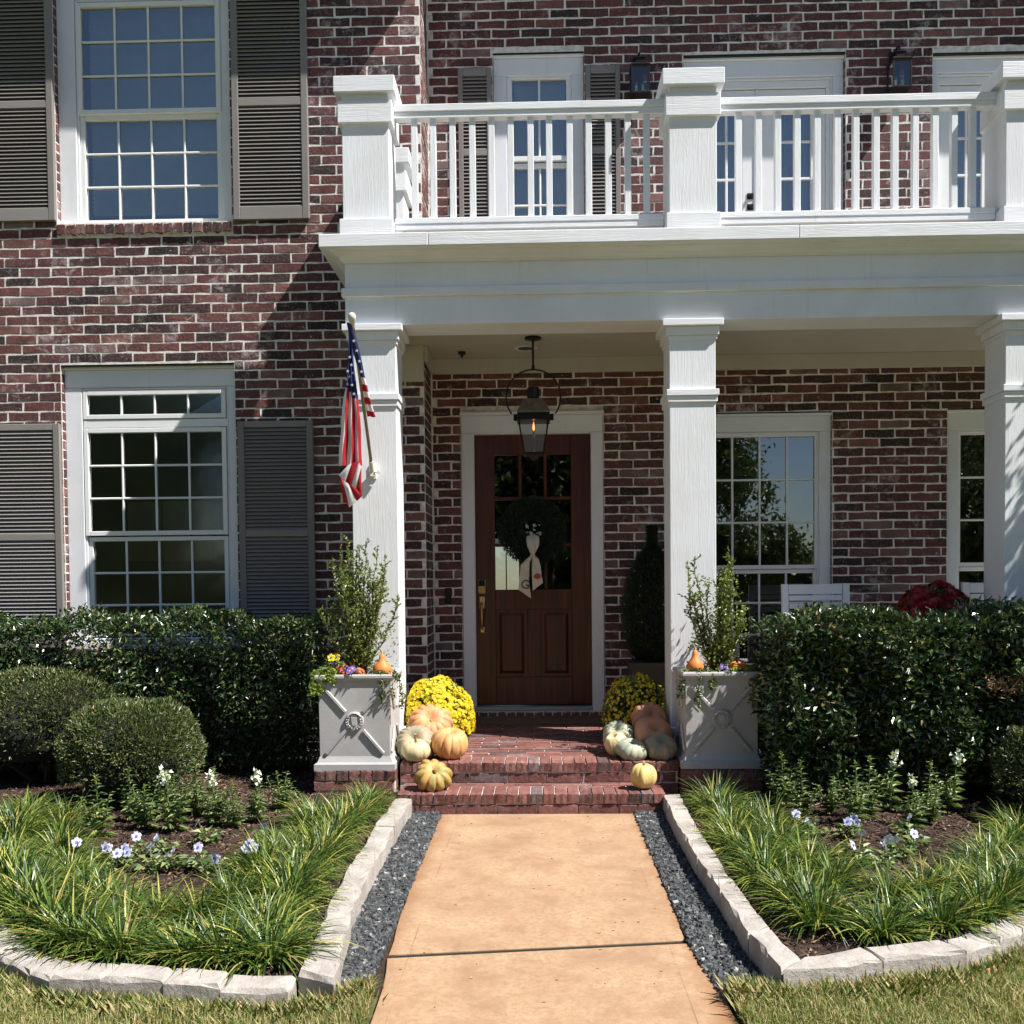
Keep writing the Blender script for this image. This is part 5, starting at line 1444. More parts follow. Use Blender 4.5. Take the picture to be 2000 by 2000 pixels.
# ---- mums
def mum(name, x, y, z, rx, h, n, petal, label, leafmat='herb', size=.030, pot_h=.17, petals=9, flat=True, cat="potted mum"):
    t = thing(name, (x, y, z), label, cat)
    pb = MB(); pb.lathe([(.095, z), (.13, z + pot_h * .85), (.142, z + pot_h * .86), (.145, z + pot_h), (.12, z + pot_h), (.11, z + pot_h * .8)], x, y, 22); pb.build("pot", plain("terracotta_pot", (.28, .10, .055), .7), t)
    c = np.array([x, y, z + pot_h * .9])
    d = rnd_dir(n * 3); d = d[d[:, 2] > -0.22][:n]
    # even out by relaxation-free stratification
    P = c + d * np.array([rx, rx, h]) * (1 + .05 * np.sin(d[:, :1] * 9))
    V, F, mi = [], [], []; nv = 0
    for i in range(len(P)):
        nr = unit(d[i] / np.array([rx, rx, h])); nr = unit(nr + rng.normal(0, .22, 3)); u = unit(np.cross(nr, rng.normal(size=3))); w_ = np.cross(nr, u)
        s = size * rng.uniform(.62, 1.12) * .5; off = rng.uniform(-.018, .010); p = P[i] + nr * off
        for ring, (r0, r1, zz0, zz1, k) in enumerate([(.35, 1.0, 0, .18, petals), (.1, .62, .25, .48, max(5, petals - 2))]):
            for j in range(k):
                a = 2 * math.pi * (j + .5 * ring) / k; hw_ = math.pi / k * .95
                f = lambda ang, rad, hz: p + (u * math.cos(ang) + w_ * math.sin(ang)) * rad * s + nr * hz * s
                V += [f(a - hw_, r0, zz0), f(a + hw_, r0, zz0), f(a + hw_ * .75, r1, zz1), f(a - hw_ * .75, r1, zz1)]
                F.append((nv, nv + 1, nv + 2, nv + 3)); nv += 4; mi.append(0)
        V += [p + (u * math.cos(q_) + w_ * math.sin(q_)) * .28 * s + nr * .45 * s for q_ in (0, 1.57, 3.14, 4.71)]
        F.append((nv, nv + 1, nv + 2, nv + 3)); nv += 4; mi.append(1)
    stuff("flowers", np.array(V), np.array(F), [petal, 'yellow_heart' if petal == 'yellow' else petal], t, mi)
    m_ = 2600; d = rnd_dir(m_); d[:, 2] = np.where(d[:, 2] < -.45, -d[:, 2], d[:, 2])
    PL = c + d * np.array([rx, rx, h]) * rng.uniform(.80, .965, (m_, 1))
    leaf_obj("foliage", PL, unit(d + rnd_dir(m_) * .8), rnd_dir(m_), .030, .016, leafmat, t)
    cb = MB(); cb.lathe([(rx * .78 * math.cos(a), c[2] + h * .78 * math.sin(a)) for a in np.linspace(-.35, 1.5, 8)], x, y, 16); cb.build("inner_shade_core", 'core', t)  # dark dome under the leaves, its colour standing in for inner shade
    return t
mum("yellow_mum", -0.755, 7.40, fz(7.4), .265, .325, 2300, 'yellow', "round dome of bright yellow mums in full sun left of the front door", size=.034)
mum("yellow_mum", 0.735, 7.50, fz(7.50), .265, .320, 1150, 'yellow', "round dome of yellow mums in shade right of the front door", size=.024)
mum("red_mum", 2.975, 7.55, .97, .265, .27, 380, 'redpetal', "dark red mum showing above the trimmed hedge beside the slatted chair", size=.085, petals=11, pot_h=.22, cat="potted mum")
q = thing("plant_stand", (2.975, 7.55, fz(7.55)), "small white plant stand under the dark red mum behind the hedge", "stand")
b_ = MB(); b_.box(2.78, 3.17, 7.36, 7.74, .935, .969, .004); b_.build("top", 'white_s', q)
for sx in (2.80, 3.12):
    for sy in (7.38, 7.69):
        b_ = MB(); b_.box(sx, sx + .035, sy, sy + .035, fz(7.55) - .01, .934); b_.build("leg", 'white_s', q)

# ---- planters
def planter_mat():
    m, nt, b = new_mat("grey_resin_planter"); v = coords(nt)
    L(nt, ramp(nt, noise(nt, v, 4, 5), [(0.3, (.37, .355, .345)), (.7, (.47, .45, .435))]), b.inputs["Base Color"])
    b.inputs["Roughness"].default_value = .75; bump(nt, noise(nt, v, 60, 5), .25, .003, b); return m
M['planter'] = planter_mat()
def planter(cx, cy, zb, label):
    t = thing("planter_box", (cx, cy, zb), label, "planter", "grey square planters on the pedestals")
    q = MB()
    q.sqloft([(.268, .262, zb), (.268, .262, zb + .040), (.250, .245, zb + .052), (.240, .236, zb + .075), (.234, .231, zb + .090)], cx, cy)
    q.build("plinth", 'planter', t)
    q = MB()
    q.sqloft([(.232, .230, zb + .0895), (.236, .232, zb + .55), (.240, .236, zb + .585)], cx, cy); q.build("body", 'planter', t)
    q = MB()
    q.sqloft([(.238, .234, zb + .584), (.252, .247, zb + .600), (.258, .252, zb + .612), (.258, .252, zb + .626), (.250, .246, zb + .634), (.222, .218, zb + .634), (.215, .212, zb + .600)], cx, cy)
    q.build("rim", 'planter', t)
    q = MB(); q.box(cx - .214, cx + .214, cy - .21, cy + .21, zb + .58, zb + .602); q.build("soil", 'soil', t)
    # crossed straps and wreath medallion on the visible faces
    def strap(face, a0, z0, a1, z1_):
        q = MB(); k = 9
        f = (lambda a, z, o: (cx + a, cy - .235 - o, z)) if face == 'F' else ((lambda a, z, o: (cx + .237 + o, cy + a, z)) if face == 'R' else (lambda a, z, o: (cx - .237 - o, cy + a, z)))
        d = Vector((a1 - a0, z1_ - z0)).normalized(); n_ = Vector((-d.y, d.x))
        sec = [(-.014, 0), (-.011, .007), (-.004, .011), (0, .008), (.004, .011), (.011, .007), (.014, 0)]
        vs = [f(a0 + n_.x * s, z0 + n_.y * s, o) for s, o in sec] + [f(a1 + n_.x * s, z1_ + n_.y * s, o) for s, o in sec]
        q.add(vs, [(i, i + 1, i + 8, i + 7) for i in range(6)] + [tuple(range(7)), tuple(range(7, 14))]); q.build("strap", 'planter', t)
    mz = zb + .325
    for face in ('F', 'R', 'L'):
        strap(face, -.195, mz + .215, -.060, mz + .062); strap(face, .195, mz + .215, .060, mz + .062)
        strap(face, -.190, mz - .215, -.058, mz - .060); strap(face, .190, mz - .215, .058, mz - .060)
    q = MB(); k = 28; yf = cy - .2345
    for i in range(k):     # disc
        pass
    vs = [(cx + .064 * math.cos(2 * math.pi * i / k), yf + .002, mz + .064 * math.sin(2 * math.pi * i / k)) for i in range(k)] + [(cx + .060 * math.cos(2 * math.pi * i / k), yf - .008, mz + .060 * math.sin(2 * math.pi * i / k)) for i in range(k)]
    q.add(vs, [(i, (i + 1) % k, k + (i + 1) % k, k + i) for i in range(k)] + [tuple(range(k, 2 * k))])
    # ribbon arc on top
    q.path([(cx + .052 * math.cos(a), yf - .012, mz + .052 * math.sin(a)) for a in np.linspace(.55, 2.6, 12)], .007, 6)
    for sgn in (-1, 1):    # leaf sprays either side
        for i in range(6):
            a = -1.35 + i * .36; c_ = Vector((cx + sgn * .047 * math.cos(a), yf - .010, mz + .047 * math.sin(a)))
            tn = Vector((-sgn * math.sin(a), 0, math.cos(a)))
            for o_ in (-.4, .4):
                dr_ = (tn + Vector((sgn * math.cos(a), 0, math.sin(a))) * o_ * 1.6).normalized(); sd = Vector((0, -1, 0)).cross(dr_)
                q.add([c_ - dr_ * .002, c_ + dr_ * .009 + sd * .0055 + Vector((0, -.001, 0)), c_ + dr_ * .020, c_ + dr_ * .009 - sd * .0055 + Vector((0, -.001, 0)), c_ + dr_ * .009 + Vector((0, -.009, 0))], [(0, 1, 4), (1, 2, 4), (2, 3, 4), (3, 0, 4)])
    sh = [(-.019, .028), (.019, .028), (.017, -.004), (.012, -.024), (0, -.032), (-.012, -.024), (-.017, -.004)]
    q.add([(cx + a * 1.12, yf - .007, mz + b2 * 1.12) for a, b2 in sh] + [(cx + a, yf - .016, mz + b2) for a, b2 in sh], [(i, (i + 1) % 7, 7 + (i + 1) % 7, 7 + i) for i in range(7)] + [tuple(range(7, 14))])
    q.build("medallion", 'planter', t)
    return t
PZL, PZR = 0.250, 0.2505
planter(-1.220, 6.800, PZL, "sunlit grey planter with crossed straps and shield medallion below the flag")
planter(1.205, 6.800, PZR, "half shaded grey planter with crossed straps beside the trimmed hedge")

def young_shrub(x, y, z, h, spread, n_st, label, seed, lean=(0, 0)):
    r = random.Random(seed); t = thing("planter_shrub", (x, y, z), label, "shrub", "young upright shrubs in the planters")
    st = MB(); P, D = [], []
    for s in range(n_st):
        a = r.uniform(0, 6.28); sp = spread * (r.uniform(.15, 1.0)) ; hh = h * r.uniform(.45, 1.0) * (1 - .25 * sp / spread)
        p = Vector((x + r.uniform(-.03, .03), y + r.uniform(-.03, .03), z)); pts = [p.copy()]
        tgt = Vector((x + sp * math.cos(a) + lean[0] * hh, y + sp * math.sin(a) * .7 + lean[1] * hh, z + hh))
        K = 7
        for k in range(1, K + 1):
            f = k / K; q_ = p.lerp(tgt, f); bow = math.sin(f * math.pi) * .35
            q_ = Vector((q_.x + (tgt.x - p.x) * bow * .4 + r.uniform(-.012, .012), q_.y + (tgt.y - p.y) * bow * .4 + r.uniform(-.012, .012), q_.z))
            pts.append(q_)
        st.path(pts, list(np.linspace(.006, .0018, K + 1)), 5)
        for k in range(K):
            for j in range(8):
                f = (j + r.random()) / 8; b0 = pts[k].lerp(pts[k + 1], f)
                hfrac = (b0.z - z) / h
                if r.random() < .20 and k > 0: pass
                side = Vector((r.uniform(-1, 1), r.uniform(-1, 1), r.uniform(.25, 1.1))).normalized()
                if r.random() < .36:
                    tl = r.uniform(.04, .12) * (1.15 - hfrac * .7); e = b0 + side * tl
                    st.path([b0, e], [.0016, .0008], 3)
                    for m_ in range(7):
                        P.append(b0.lerp(e, (m_ + 1) / 7)); D.append(side * .7 + Vector((r.uniform(-1, 1), r.uniform(-1, 1), r.uniform(-.2, 1))))
                P.append(b0); D.append(side + Vector((0, 0, .3)))
                P.append(b0); D.append(Vector((r.uniform(-1, 1), r.uniform(-1, 1), r.uniform(.1, 1))))
    st.build("branches", 'twig', t)
    # a dense low skirt of leaves
    n = 620
    for i in range(n):
        a = r.uniform(0, 6.28); rr = r.uniform(0, 1) ** .5 * spread * .95; zz = r.uniform(0, 1) ** 1.2 * h * .62
        P.append(Vector((x + rr * math.cos(a) * (1 - zz / h * .5), y + rr * .8 * math.sin(a), z + .05 + zz))); D.append(Vector((r.uniform(-1, 1), r.uniform(-1, 1), r.uniform(0, 1))))
    P, D = np.array(P), np.array(D); m_ = len(P)
    leaf_obj("leaf", P, D, rnd_dir(m_) + np.array([0, 0, 1.2]), rng.uniform(.018, .030, m_), rng.uniform(.011, .017, m_), 'boxleaf', t)
young_shrub(-1.215, 6.80, PZL + .60, 1.04, .30, 30, "young upright shrub with small yellow green leaves in front of the flag column", 3, (-.03, 0))
young_shrub(1.215, 6.80, PZR + .60, 1.00, .24, 22, "looser young upright shrub in the half shaded planter by the trimmed hedge", 8, (.02, 0))

def trailing(name, pts, n, mat, label, cat="vine", size=.024):
    """pts: list of (x,y,z, dx, dy, drop)"""
    t = thing(name, pts[0][:3], label, cat)
    st = MB(); P, D = [], []
    for (x, y, z, dx, dy, drop) in pts:
        for s in range(4):
            p = Vector((x + random.uniform(-.03, .03), y + random.uniform(-.02, .02), z)); q = [p.copy()]
            k = 8
            for i in range(k):
                f = (i + 1) / k
                q.append(Vector((p.x + dx * min(1, f * 1.8) + random.uniform(-.010, .010), p.y + dy * min(1, f * 1.8) + random.uniform(-.008, .008), p.z + .035 * math.sin(min(1, f * 1.6) * math.pi) - drop * max(0, f - .25) / .75 * random.uniform(.7, 1))))
            st.path(q, .0016, 4)
            for i in range(int(n / len(pts) / 4)):
                f = random.uniform(0, k - .01); b0 = q[int(f)].lerp(q[int(f) + 1], f - int(f))
                P.append(b0 + Vector((random.uniform(-.014, .014), random.uniform(-.014, .006), random.uniform(-.01, .014)))); D.append(Vector((random.uniform(-1, 1), random.uniform(-1, .2), random.uniform(-.8, .6))))
    st.build("stem", 'stem', t)
    m_ = len(P)
    leaf_obj("leaf", np.array(P), np.array(D), rnd_dir(m_) + np.array([0, -.8, .6]), rng.uniform(size * .6, size, m_), rng.uniform(size * .5, size * .8, m_), mat, t)
zl, zr = PZL + .615, PZR + .615
trailing("creeping_vine", [(-1.42, 6.61, zl + .01, -.05, -.05, .14), (-1.36, 6.62, zl + .015, -.02, -.05, .03), (-1.44, 6.68, zl + .01, -.06, -.02, .14), (-1.40, 6.61, zl + .01, .02, -.04, .05)], 760, 'vine', "lime green creeping vine over the flag side corner of the sunlit planter")
trailing("trailing_ivy", [(-1.02, 6.62, zl, .01, -.05, .20), (-.99, 6.60, zl, .06, -.02, .22), (-1.05, 6.63, zl, -.03, -.04, .05)], 520, 'ivy', "variegated ivy trailing over the sunlit planter beside the yellow mums")
trailing("trailing_ivy", [(1.06, 6.61, zr, .0, -.05, .24), (1.02, 6.62, zr, -.05, -.03, .16), (1.10, 6.61, zr, .05, -.05, .10), (1.02, 6.66, zr, -.06, -.01, .2)], 640, 'ivy', "variegated ivy trailing over the door side corner of the half shaded planter")
trailing("creeping_vine", [(1.36, 6.62, zr, .05, -.05, .24), (1.40, 6.64, zr, .05, -.03, .22), (1.28, 6.63, zr, .03, -.03, .01), (1.42, 6.70, zr, .05, -.0, .22)], 640, 'vine', "lime green creeping vine over the hedge side corner of the half shaded planter")
GO = pk("deep_orange_gourd", [(0.3, (.62, .16, .03)), (0.7, (.75, .24, .05))]); GR = pk("glossy_red_pumpkin", [(0.3, (.62, .09, .04)), (0.7, (.72, .14, .06))])
def gourd(x, y, z, r, h, mat, label):
    t = thing("gourd", (x, y, z), label, "gourd")
    q = MB(); q.lathe([(.002, z), (r * .75, z + h * .03), (r * 1.02, z + h * .20), (r * 1.05, z + h * .36), (r * .82, z + h * .52), (r * .48, z + h * .64), (r * .34, z + h * .80), (r * .27, z + h * .93), (.002, z + h)], x, y, 24)
    q.build("flesh", mat, t, True); q = MB(); q.path([(x, y, z + h * .97), (x - .008, y, z + h * 1.12), (x - .02, y - .005, z + h * 1.2)], [.008, .006, .005], 6); q.build("stalk", 'stalk', t)
gourd(-1.045, 6.66, zl - .01, .062, .165, GO, "orange gourd shaped like a pear in the sunlit planter by the ivy")
gourd(1.045, 6.66, zr - .01, .055, .175, GO, "orange gourd shaped like a pear in the half shaded planter")
def mini(x, y, z, r, h, mat, label, sq=(.3, 0, 0)):
    pumpkin(x, y, z, r, h, 8, .08, mat, label, sq, stem=.015)
mini(-1.315, 6.66, zl - .01, .052, .085, GR, "small shiny red pumpkin in the sunlit planter", (.5, -.5, 0)); mini(-1.205, 6.68, zl - .01, .042, .06, GR, "smaller shiny red pumpkin half hidden by leaves in the sunlit planter", (.4, .4, 0))
mini(1.345, 6.70, zr - .01, .068, .085, GO, "flat orange pumpkin in the half shaded planter behind the lime vine", (.2, .1, 0))
p2 = pansy(440, 3, 'violet', 'yellow_heart'); p3 = pansy(441, 2, 'yellow', 'violet')
plant_at(p2, -1.245, 6.60, 1.0, "violet pansy at the front of the sunlit planter between the red pumpkins", None, zl - .02)
plant_at(p3, -1.36, 6.63, 1.2, "pansy with yellow flowers above the red pumpkins in the sunlit planter", None, zl + .02)
p2b = copy_tree(p2, (-1.41, 6.68, zl - .01), 2.0, 1.0, "dark violet pansy on the hedge side of the sunlit planter, behind the vine")
p2c = copy_tree(p2, (1.20, 6.62, zr - .02), 1.0, .9, "pale violet pansy at the front of the half shaded planter")

# ---- doormat
q = thing("doormat", (0.0, 8.16, fz(8.16)), "brown coir doormat with dark printed letters in front of the mahogany door", "doormat")
m, nt, b = new_mat("coir_mat"); v = coords(nt); L(nt, ramp(nt, noise(nt, v, 120, 4, .7), [(.3, (.10, .055, .03)), (.7, (.20, .12, .07))]), b.inputs["Base Color"]); b.inputs["Roughness"].default_value = 1; bump(nt, noise(nt, v, 200, 3), .8, .004, b)
b_ = MB()
def mp(x, y, o=0.0): return (x, y, fz(y) + .006 + o)
b_.add([mp(-.62, 8.03), mp(.60, 8.03), mp(.60, 8.33), mp(-.62, 8.33), mp(-.62, 8.03, .018), mp(.60, 8.03, .018), mp(.60, 8.33, .018), mp(-.62, 8.33, .018)], [(0, 1, 5, 4), (4, 5, 6, 7), (1, 2, 6, 5), (3, 0, 4, 7), (2, 3, 7, 6)])
b_.build("mat", m, q)
PI_ = math.pi

# ---- wreath and sash on the door
wy = DY - .045
t = thing("wreath", (-0.035, wy, 1.93), "dark green boxwood wreath hanging on the glass of the front door", "wreath")
n = 8200
a = rng.uniform(0, 2 * np.pi, n); bb = rng.uniform(0, 2 * np.pi, n); r0, r1 = .190, .088
rr = r1 * rng.uniform(.55, 1.12, n)
P = np.stack([-0.035 + (r0 + rr * np.cos(bb)) * np.cos(a), wy + .02 + rr * .62 * np.sin(bb), 1.930 + (r0 + rr * np.cos(bb)) * np.sin(a)], -1)
Dn = np.stack([np.cos(bb) * np.cos(a), np.sin(bb), np.cos(bb) * np.sin(a)], -1)
leaf_obj("foliage", P, unit(Dn + rnd_dir(n) * .8), rnd_dir(n), .022, .012, 'dark_leaf', t)
q = MB(); q.path([(-0.035 + r0 * math.cos(x_), wy + .02, 1.93 + r0 * math.sin(x_)) for x_ in np.linspace(0, 2 * PI_, 25)[:-1]], .055, 8, closed=True); q.build("ring", 'core', t)
t = thing("sash", (-0.035, wy - .07, 1.75), "cream cloth sash with a letter G and a red pumpkin tied to the wreath", "sash")
m = plain("cream_linen", (.62, .56, .44), .9, bmp=.3); sy = wy - .075
def cloth(rows, nm):
    q = MB(); vs = []
    for (xl, xr, z, yo) in rows:
        for i in range(7):
            f = i / 6; vs.append((xl + (xr - xl) * f, sy + yo + .012 * math.sin(f * 11 + z * 24), z if len(rows) else z))
    q.add(vs, [(k * 7 + i, k * 7 + i + 1, (k + 1) * 7 + i + 1, (k + 1) * 7 + i) for k in range(len(rows) - 1) for i in range(6)])
    return q.build(nm, m, t, True)
cloth([(-.080, .012, 1.885, .045), (-.088, .018, 1.86, .012), (-.088, .020, 1.825, -.006), (-.082, .014, 1.79, -.012), (-.066, -.006, 1.755, -.012), (-.052, -.020, 1.722, -.014)], "loop")
q = MB(); q.box(-.056, -.016, sy - .020, sy + .004, 1.708, 1.728, .006); q.build("knot", m, t)
def tail(L_, R_, nm, yo):
    q = MB(); vs = []; k = len(L_)
    for (p, r_) in zip(L_, R_):
        for i in range(5):
            f = i / 4; vs.append((p[0] + (r_[0] - p[0]) * f, sy + yo + .012 * math.sin(f * 8 + p[1] * 22), p[1] + (r_[1] - p[1]) * f))
    q.add(vs, [(j * 5 + i, j * 5 + i + 1, (j + 1) * 5 + i + 1, (j + 1) * 5 + i) for j in range(k - 1) for i in range(4)])
    return q.build(nm, m, t, True)
lt = tail([(-.055, 1.715), (-.095, 1.68), (-.138, 1.635), (-.150, 1.53), (-.158, 1.428)], [(-.030, 1.712), (-.060, 1.66), (-.066, 1.60), (-.070, 1.49), (-.052, 1.354)], "tail", -.004)
rt = tail([(-.040, 1.715), (-.042, 1.67), (-.045, 1.60), (-.043, 1.50), (-.039, 1.420)], [(-.018, 1.713), (.015, 1.685), (.030, 1.62), (.036, 1.55), (.048, 1.486)], "tail", -.012)
cu = bpy.data.curves.new("letter", 'FONT'); cu.body = "G"; cu.size = .105; cu.extrude = .001; cu.materials.append(plain("dark_thread", (.05, .03, .025), .9, bmp=0))
tmp = bpy.data.objects.new("letter_source", cu); C.objects.link(tmp); bpy.context.view_layer.update()
lm = bpy.data.meshes.new_from_object(tmp.evaluated_get(bpy.context.evaluated_depsgraph_get())); bpy.data.objects.remove(tmp)
o = bpy.data.objects.new("letter", lm); put(o, lt); o.location = (-.142, sy - .014, 1.440); o.rotation_euler = (PI_ / 2, .06, 0)
q = MB(); q.quad([(.000 + .027 * math.cos(x_) * (1 + .12 * math.cos(2 * x_)), sy - .021, 1.540 + .024 * math.sin(x_)) for x_ in np.linspace(0, 2 * PI_, 18)[:-1]]); q.box(.001, .005, sy - .022, sy - .020, 1.555, 1.567); q.build("pumpkin_print", plain("red_print", (.40, .06, .03), .9, bmp=0), rt)

# ---- hanging lantern
t = thing("hanging_lantern", (-0.02, 7.75, 3.37), "large black gas lantern in a ring bracket hanging from the porch ceiling", "lantern")
X_, Y_ = -0.018, 7.75
q = MB(); q.lathe([(.064, 3.371), (.064, 3.356), (.02, 3.352)], X_, Y_, 18); q.tube((X_, Y_, 3.355), (X_, Y_, 3.135), .0085, n=8); q.tube((X_, Y_, 3.155), (X_, Y_, 3.12), .013, n=8); q.build("stem", 'metal', t)
q = MB(); q.path([(X_ + .211 * math.sin(x_), Y_, 2.915 + .211 * math.cos(x_)) for x_ in np.linspace(-2.22, 2.22, 46)], .0065, 6); q.build("ring", 'metal', t)
q = MB(); q.lathe([(.044, 2.895), (.046, 2.905), (.046, 2.985), (.036, 2.990), (.001, 2.992)], X_, Y_, 16); q.build("chimney_cap", 'metal', t)
q = MB(); q.sqloft([(.125, .125, 2.780), (.125, .125, 2.792), (.070, .070, 2.893), (.045, .045, 2.897)], X_, Y_); q.build("roof", plain('weathered_copper', (.17, .14, .10), .45, .6, .3, 30, .05), t)
q = MB(); q.sqloft([(.118, .118, 2.7495), (.120, .120, 2.7795)], X_, Y_); q.sqloft([(.126, .126, 2.7265), (.118, .118, 2.749)], X_, Y_) ; q.box(X_ - .155, X_ - .124, Y_ - .012, Y_ + .012, 2.735, 2.785, .004); q.box(X_ + .124, X_ + .155, Y_ - .012, Y_ + .012, 2.735, 2.785, .004); q.build("collar", 'metal', t)
q = MB()
for sx in (-1, 1):
    for sy_ in (-1, 1):
        q.tube((X_ + sx * .112, Y_ + sy_ * .112, 2.727), (X_ + sx * .076, Y_ + sy_ * .076, 2.480), .008, n=4)
q.box(X_ - .084, X_ + .084, Y_ - .084, Y_ + .084, 2.470, 2.482, .002); q.sqloft([(.02, .02, 2.43), (.05, .05, 2.4695)], X_, Y_)
q.build("frame", 'metal', t)
for k, (ax_, ay) in enumerate([(0, -1), (1, 0), (0, 1), (-1, 0)]):
    px_, py_ = -ay, ax_
    q = MB(); q.quad([(X_ + ax_ * .111 + px_ * .10, Y_ + ay * .111 + py_ * .10, 2.722), (X_ + ax_ * .111 - px_ * .10, Y_ + ay * .111 - py_ * .10, 2.722), (X_ + ax_ * .075 - px_ * .066, Y_ + ay * .075 - py_ * .066, 2.486), (X_ + ax_ * .075 + px_ * .066, Y_ + ay * .075 + py_ * .066, 2.486)]); q.build("pane", 'glass_lamp', t)
q = MB(); q.tube((X_, Y_, 2.483), (X_, Y_, 2.655), .006, n=8); q.build("burner", 'brass', t)
m = bpy.data.materials.new("gas_flame"); m.use_nodes = True; nt = m.node_tree; b = nt.nodes["Principled BSDF"]; b.inputs["Base Color"].default_value = (1, .45, .12, 1); b.inputs["Emission Color"].default_value = (1, .38, .08, 1); b.inputs["Emission Strength"].default_value = 1.6
q = MB(); q.lathe([(.001, 2.655), (.008, 2.668), (.009, 2.682), (.005, 2.703), (.001, 2.725)], X_, Y_, 10); q.build("flame", m, t, True)

# ---- wall lanterns
def wall_lantern(x, label):
    t = thing("wall_lantern", (x, RY, 5.6), label, "lantern", "bronze wall lanterns beside the balcony doors")
    y = RY - .13; z0, z1 = 5.455, 5.665
    q = MB(); q.box(x - .045, x + .045, RY - .018, RY - .009, 5.55, 5.83, .003); q.path([(x, RY - .02, 5.80), (x, RY - .08, 5.83), (x, y, 5.81), (x, y, 5.74)], .008, 6); q.build("bracket", 'metal', t)
    q = MB(); q.sqloft([(.078, .075, z1 + .012), (.080, .077, z1 + .020), (.062, .058, z1 + .040), (.03, .03, z1 + .045)], x, y); q.build("roof", 'bronze', t)
    q = MB(); q.box(x - .036, x + .036, y - .034, y + .034, z1 + .0455, z1 + .088, .003); q.box(x - .042, x + .042, y - .04, y + .04, z1 + .0885, z1 + .095); q.tube((x, y, z1 + .095), (x, y, z1 + .13), .008, .005, 8); q.build("chimney", 'metal', t)
    q = MB()
    for sx in (-1, 1):
        for sy_ in (-1, 1):
            q.box(x + sx * .070 - .006, x + sx * .070 + .006, y + sy_ * .066 - .006, y + sy_ * .066 + .006, z0 + .014, z1)
    q.box(x - .077, x + .077, y - .073, y + .073, z0, z0 + .0135, .003); q.box(x - .0765, x + .0765, y - .0725, y + .0725, z1 + .0005, z1 + .0115, .002)
    q.box(x - .085, x - .064, y - .078, y - .0725, z0 + .10, z0 + .108)
    q.build("frame", 'bronze', t)
    q = MB(); q.quad([(x - .064, y - .066, z0 + .014), (x + .064, y - .066, z0 + .014), (x + .064, y - .066, z1), (x - .064, y - .066, z1)]); q.build("pane", 'glass_lamp', t)
    q = MB(); q.quad([(x + .070, y - .060, z0 + .014), (x + .070, y + .060, z0 + .014), (x + .070, y + .060, z1), (x + .070, y - .060, z1)]); q.build("pane", 'glass_lamp', t)
    q = MB(); q.quad([(x - .070, y - .060, z0 + .014), (x - .070, y + .060, z0 + .014), (x - .070, y + .060, z1), (x - .070, y - .060, z1)]); q.build("pane", 'glass_lamp', t)
    cm = plain("candle_sleeve", (.80, .76, .60), .6, bmp=0)
    for dx in (-.026, .026):
        q = MB(); q.tube((x + dx, y, z0 + .014), (x + dx, y, z0 + .040), .006, n=8); q.tube((x + dx, y, z0 + .0405), (x + dx, y, z0 + .088), .0105, n=10); q.build("candle", cm, t)
        q = MB(); q.lathe([(.004, z0 + .0885), (.0085, z0 + .10), (.008, z0 + .115), (.001, z0 + .135)], x + dx, y, 8); q.build("bulb", 'glass_lamp', t, True)
wall_lantern(0.873, "bronze wall lantern with two candles between the small shutter and the middle balcony post")
wall_lantern(2.978, "bronze wall lantern with candles on the pier between the balcony doors")

# ---- flag
t = thing("flag", (-1.155, 7.05, 2.29), "stars and stripes flag hanging limp from an angled pole on the porch column", "flag")
tip = Vector((-1.182, 6.50, 3.175)); bs = Vector((-1.154, 7.00, 2.315))
q = MB(); q.tube(bs, tip, .0115, .0105, 12); q.build("pole", plain("bronze_aluminium_pole", (.32, .25, .19), .35, .8, bmp=.05), t)
dv = (tip - bs).normalized()
q = MB(); c_ = tip + dv * .045
for k in range(9):
    pass
q.lathe([(.001, -.045), (.010, -.044), (.013, -.02), (.017, 0), (.026, .025), (.027, .042), (.020, .060), (.001, .068)], 0, 0, 16)
me = q.mesh("finial", plain("weathered_white_plastic", (.60, .60, .55), .5), True)
me.transform(Matrix.Translation(tip) @ dv.to_track_quat('Z', 'Y').to_matrix().to_4x4())
put(bpy.data.objects.new("finial", me), t)
wp = plain("white_bracket", (.72, .70, .62), .5)
q = MB(); q.box(-1.182, -1.126, 7.048, 7.060, 2.222, 2.330, .006); q.tube((-1.154, 7.050, 2.255), bs + dv * .03, .017, .016, 12); q.tube((-1.154, 7.05, 2.262), (-1.154, 7.02, 2.262), .024, .022, 12); q.tube((-1.135, 7.02, 2.272), (-1.108, 7.02, 2.268), .006, .006, 8); q.tube((-1.108, 7.03, 2.268), (-1.108, 7.01, 2.268), .012, .012, 8)
q.build("bracket", wp, t)
def cloth_mat(nm, c):
    m, nt, b = new_mat(nm); b.inputs["Roughness"].default_value = .75
    v = coords(nt); b.inputs["Base Color"].default_value = (*c, 1); bump(nt, noise(nt, v, 24, 4), .35, .01, b)
    tr_ = N(nt, "ShaderNodeBsdfTranslucent"); tr_.inputs[0].default_value = (*c, 1); mx = N(nt, "ShaderNodeMixShader"); mx.inputs[0].default_value = .3
    L(nt, b.outputs[0], mx.inputs[1]); L(nt, tr_.outputs[0], mx.inputs[2]); L(nt, mx.outputs[0], nt.nodes["Material Output"].inputs[0]); return m
FR, FW, FB = cloth_mat("flag_red", (.42, .010, .020)), cloth_mat("flag_white", (.78, .77, .76)), cloth_mat("flag_blue", (.020, .028, .13))
